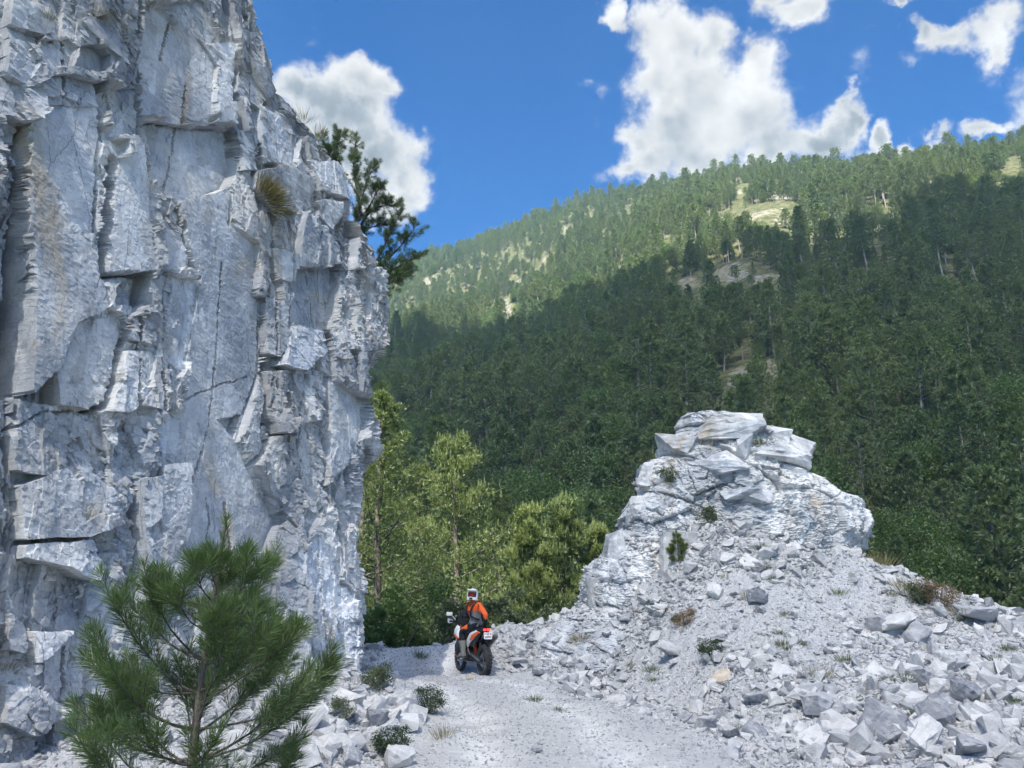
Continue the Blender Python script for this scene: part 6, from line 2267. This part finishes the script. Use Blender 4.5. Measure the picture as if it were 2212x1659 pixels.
def put_bush(kind_, p, h, st, fo, lab, cat, base, grp=None):
    t = empty(kind_, p - Vector((0, 0, .02)), rnd.uniform(0, 6.28), label=lab, category=cat)
    if grp:
        t['group'] = grp
    k = h / base
    t.scale = (k, k, k)
    link('stem', st, t); link('foliage', fo, t)
    return t


# on the cliff
o = put_grass(grass_mesh('grass_tuft', 931, 420, .34, .010, .085, M_DRY), cliff_at(566, 432) + Vector((CN.x, CN.y, 0)) * .04, .34, 'yellowish drooping grass clump growing from a ledge high on the cliff', None, (R(70), R(0), math.atan2(CN.y, CN.x) + R(90)))
for X, V, lab in [(215, 42, 'small olive grass tuft near the top of the cliff'), (108, 48, 'dry grass tuft in a cleft at the upper left of the cliff'), (14, 1452, 'dry grass tuft on a ledge at the left picture edge'), (655, 272, 'thin dry weeds on the cliff shoulder against the cloud'),
                  (690, 296, 'grass fringe on the cliff shoulder beside the leaning pine')]:
    p = cliff_at(X, V)
    put_grass(rnd.choice(DRY), p, px_size(p, 26), lab)
# on the outcrop and its slope: x, v, height in the picture, kind
DKS, DKF = leaf_mesh('shrub', 941, 1.0, .55, 26, 120, .06, M_DARKLEAF)
GYS, GYF = leaf_mesh('shrub', 942, 1.0, .6, 22, 100, .07, M_BUSH)
RUS, RUF = leaf_mesh('shrub', 943, 1.0, .7, 24, 100, .06, M_RUST)
wood_, nd_ = young_pine(77, 1.0, [(.12, .30, 5), (.28, .32, 5), (.45, .28, 5), (.62, .2, 5), (.78, .12, 4)], 420, .11, .010, .02, 6, 3)
p = surf(1466, 1222)
t = empty('pine_sapling', p - Vector((0, 0, .03)), 0, label='small green pine sapling growing on the left flank of the outcrop', category='pine sapling')
s = px_size(p, 72); t.scale = (s, s, s)
link('trunk', wood_.mesh('trunk', M_BARK), t); link('crown', nd_.mesh('crown', M_NEEDLE2), t)
for X, V, h, st, fo, lab in [(1446, 1040, 40, GYS, GYF, 'light green shrub on a ledge at the upper left of the outcrop'), (1530, 1140, 44, GYS, GYF, 'olive shrub where the debris meets the outcrop rock'), (1396, 1000, 34, GYS, GYF, 'wispy shrub on the left skyline of the outcrop'),
                             (2028, 1322, 62, RUS, RUF, 'rust tinged bush on the right crest against the forest'), (1985, 1305, 52, GYS, GYF, 'grey green bush beside the rust tinged bush'), (925, 1545, 62, DKS, DKF, 'dark low shrub at the left edge of the track'),
                             (846, 1635, 72, DKS, DKF, 'dark leafy shrub in the white talus nearest the bottom edge'), (1535, 1428, 46, DKS, DKF, 'dark green herb above the tan boulder'), (815, 1500, 60, GYS, GYF, 'straggly weeds at the cliff corner beside the track'),
                             (1480, 1345, 40, RUS, RUF, 'brownish dry shrub on the debris slope'), (735, 1560, 50, GYS, GYF, 'soft green shrub behind the right branches of the young pine')]:
    p = surf(X, V) if X < 2100 else Vector(ground_hit(X, V))
    put_bush('shrub', p, px_size(p, h), st, fo, lab, 'shrub', 1.0)
for X, V, h, dry, lab in [(1156, 1512, 22, 0, 'wider of two grass tufts in the middle of the track'), (1206, 1534, 16, 0, 'smaller of two grass tufts in the middle of the track'), (1316, 1482, 18, 1, 'yellowish tuft at the right edge of the track past the berm'),
                          (1412, 1486, 16, 0, 'green tuft at the right edge of the track below the debris slope'), (1905, 1228, 34, 1, 'dry grass at the foot of the outcrop nose'), (1965, 1290, 40, 1, 'tall dry grass on the crest left of the rust tinged bush'),
                          (2086, 1352, 34, 1, 'dry grass beside the flat slab on the right crest'), (1640, 962, 26, 0, 'green tuft between the slabs of the outcrop head'), (1575, 1072, 16, 0, 'tiny green tuft in the middle of the outcrop face'),
                          (905, 1424, 24, 0, 'low grass patch at the far left side of the track'), (1252, 1388, 26, 1, 'dry grass patch in the berm below the outcrop'), (955, 1598, 30, 1, 'pale grass between talus and track'), (1870, 1605, 46, 0, 'green grass clump beside the wedge boulder'),
                          (1830, 1440, 30, 0, 'grass clump in mid slope of the rubble field'), (1640, 1180, 22, 0, 'grass clump near the top of the debris cone')]:
    p = surf(X, V)
    put_grass(rnd.choice(DRY if dry else GRS), p, px_size(p, h * .9), lab)
n_ = 0
for _ in range(900):
    if n_ >= 40:
        break
    X, V = rnd.uniform(1240, 2200), rnd.uniform(1190, 1640)
    g = ground_hit(X, V)
    if road_mask(np.array([g[0]]), np.array([g[1]]))[0] > .3 or g[1] > 19.5 or any((g[0] - a) ** 2 + (g[1] - b) ** 2 < (c * .8) ** 2 for a, b, c in placed[:40]):
        continue
    n_ += 1
    dry = rnd.random() < .35
    up_ = V < 1400
    put_grass(rnd.choice(DRY if dry else GRS), Vector(g), rnd.uniform(.09, .20), ('dry yellow' if dry else 'green') + ' grass tuft among the stones ' + ('of the debris slope' if up_ else 'of the rubble field'), 'grass tufts ' + ('on the debris slope' if up_ else 'in the rubble field'))


# ------------------------------------------------------------------ the air of the valley
def haze():
    bm = bmesh.new()
    bmesh.ops.create_cube(bm, size=1.0)
    top = float(max(HZ.max() + 16, 60)) + 4
    lo = float(HZ.min()) - 1.5
    bmesh.ops.scale(bm, vec=(1300, 1400, top - lo), verts=bm.verts)
    bmesh.ops.translate(bm, vec=(10, 565, (top + lo) / 2), verts=bm.verts)
    me_ = bpy.data.meshes.new('haze')
    bm.to_mesh(me_); bm.free()
    m_ = bpy.data.materials.new('valley_air')
    m_.use_nodes = True
    m_.node_tree.nodes.clear()
    q = NT(m_.node_tree)
    out = q.n('ShaderNodeOutputMaterial')
    pv = q.n('ShaderNodeVolumePrincipled')
    pv.inputs['Color'].default_value = (.50, .78, 1.0, 1)
    pv.inputs['Density'].default_value = HAZE
    pv.inputs['Anisotropy'].default_value = 0.15
    q.put(out.inputs['Volume'], pv.outputs[0])
    me_.materials.append(m_)
    link('haze', me_, kind='stuff', label='thin bluish summer haze filling the valley')
    print('haze top', top, 'low', lo)


HAZE = 0.00023
haze()
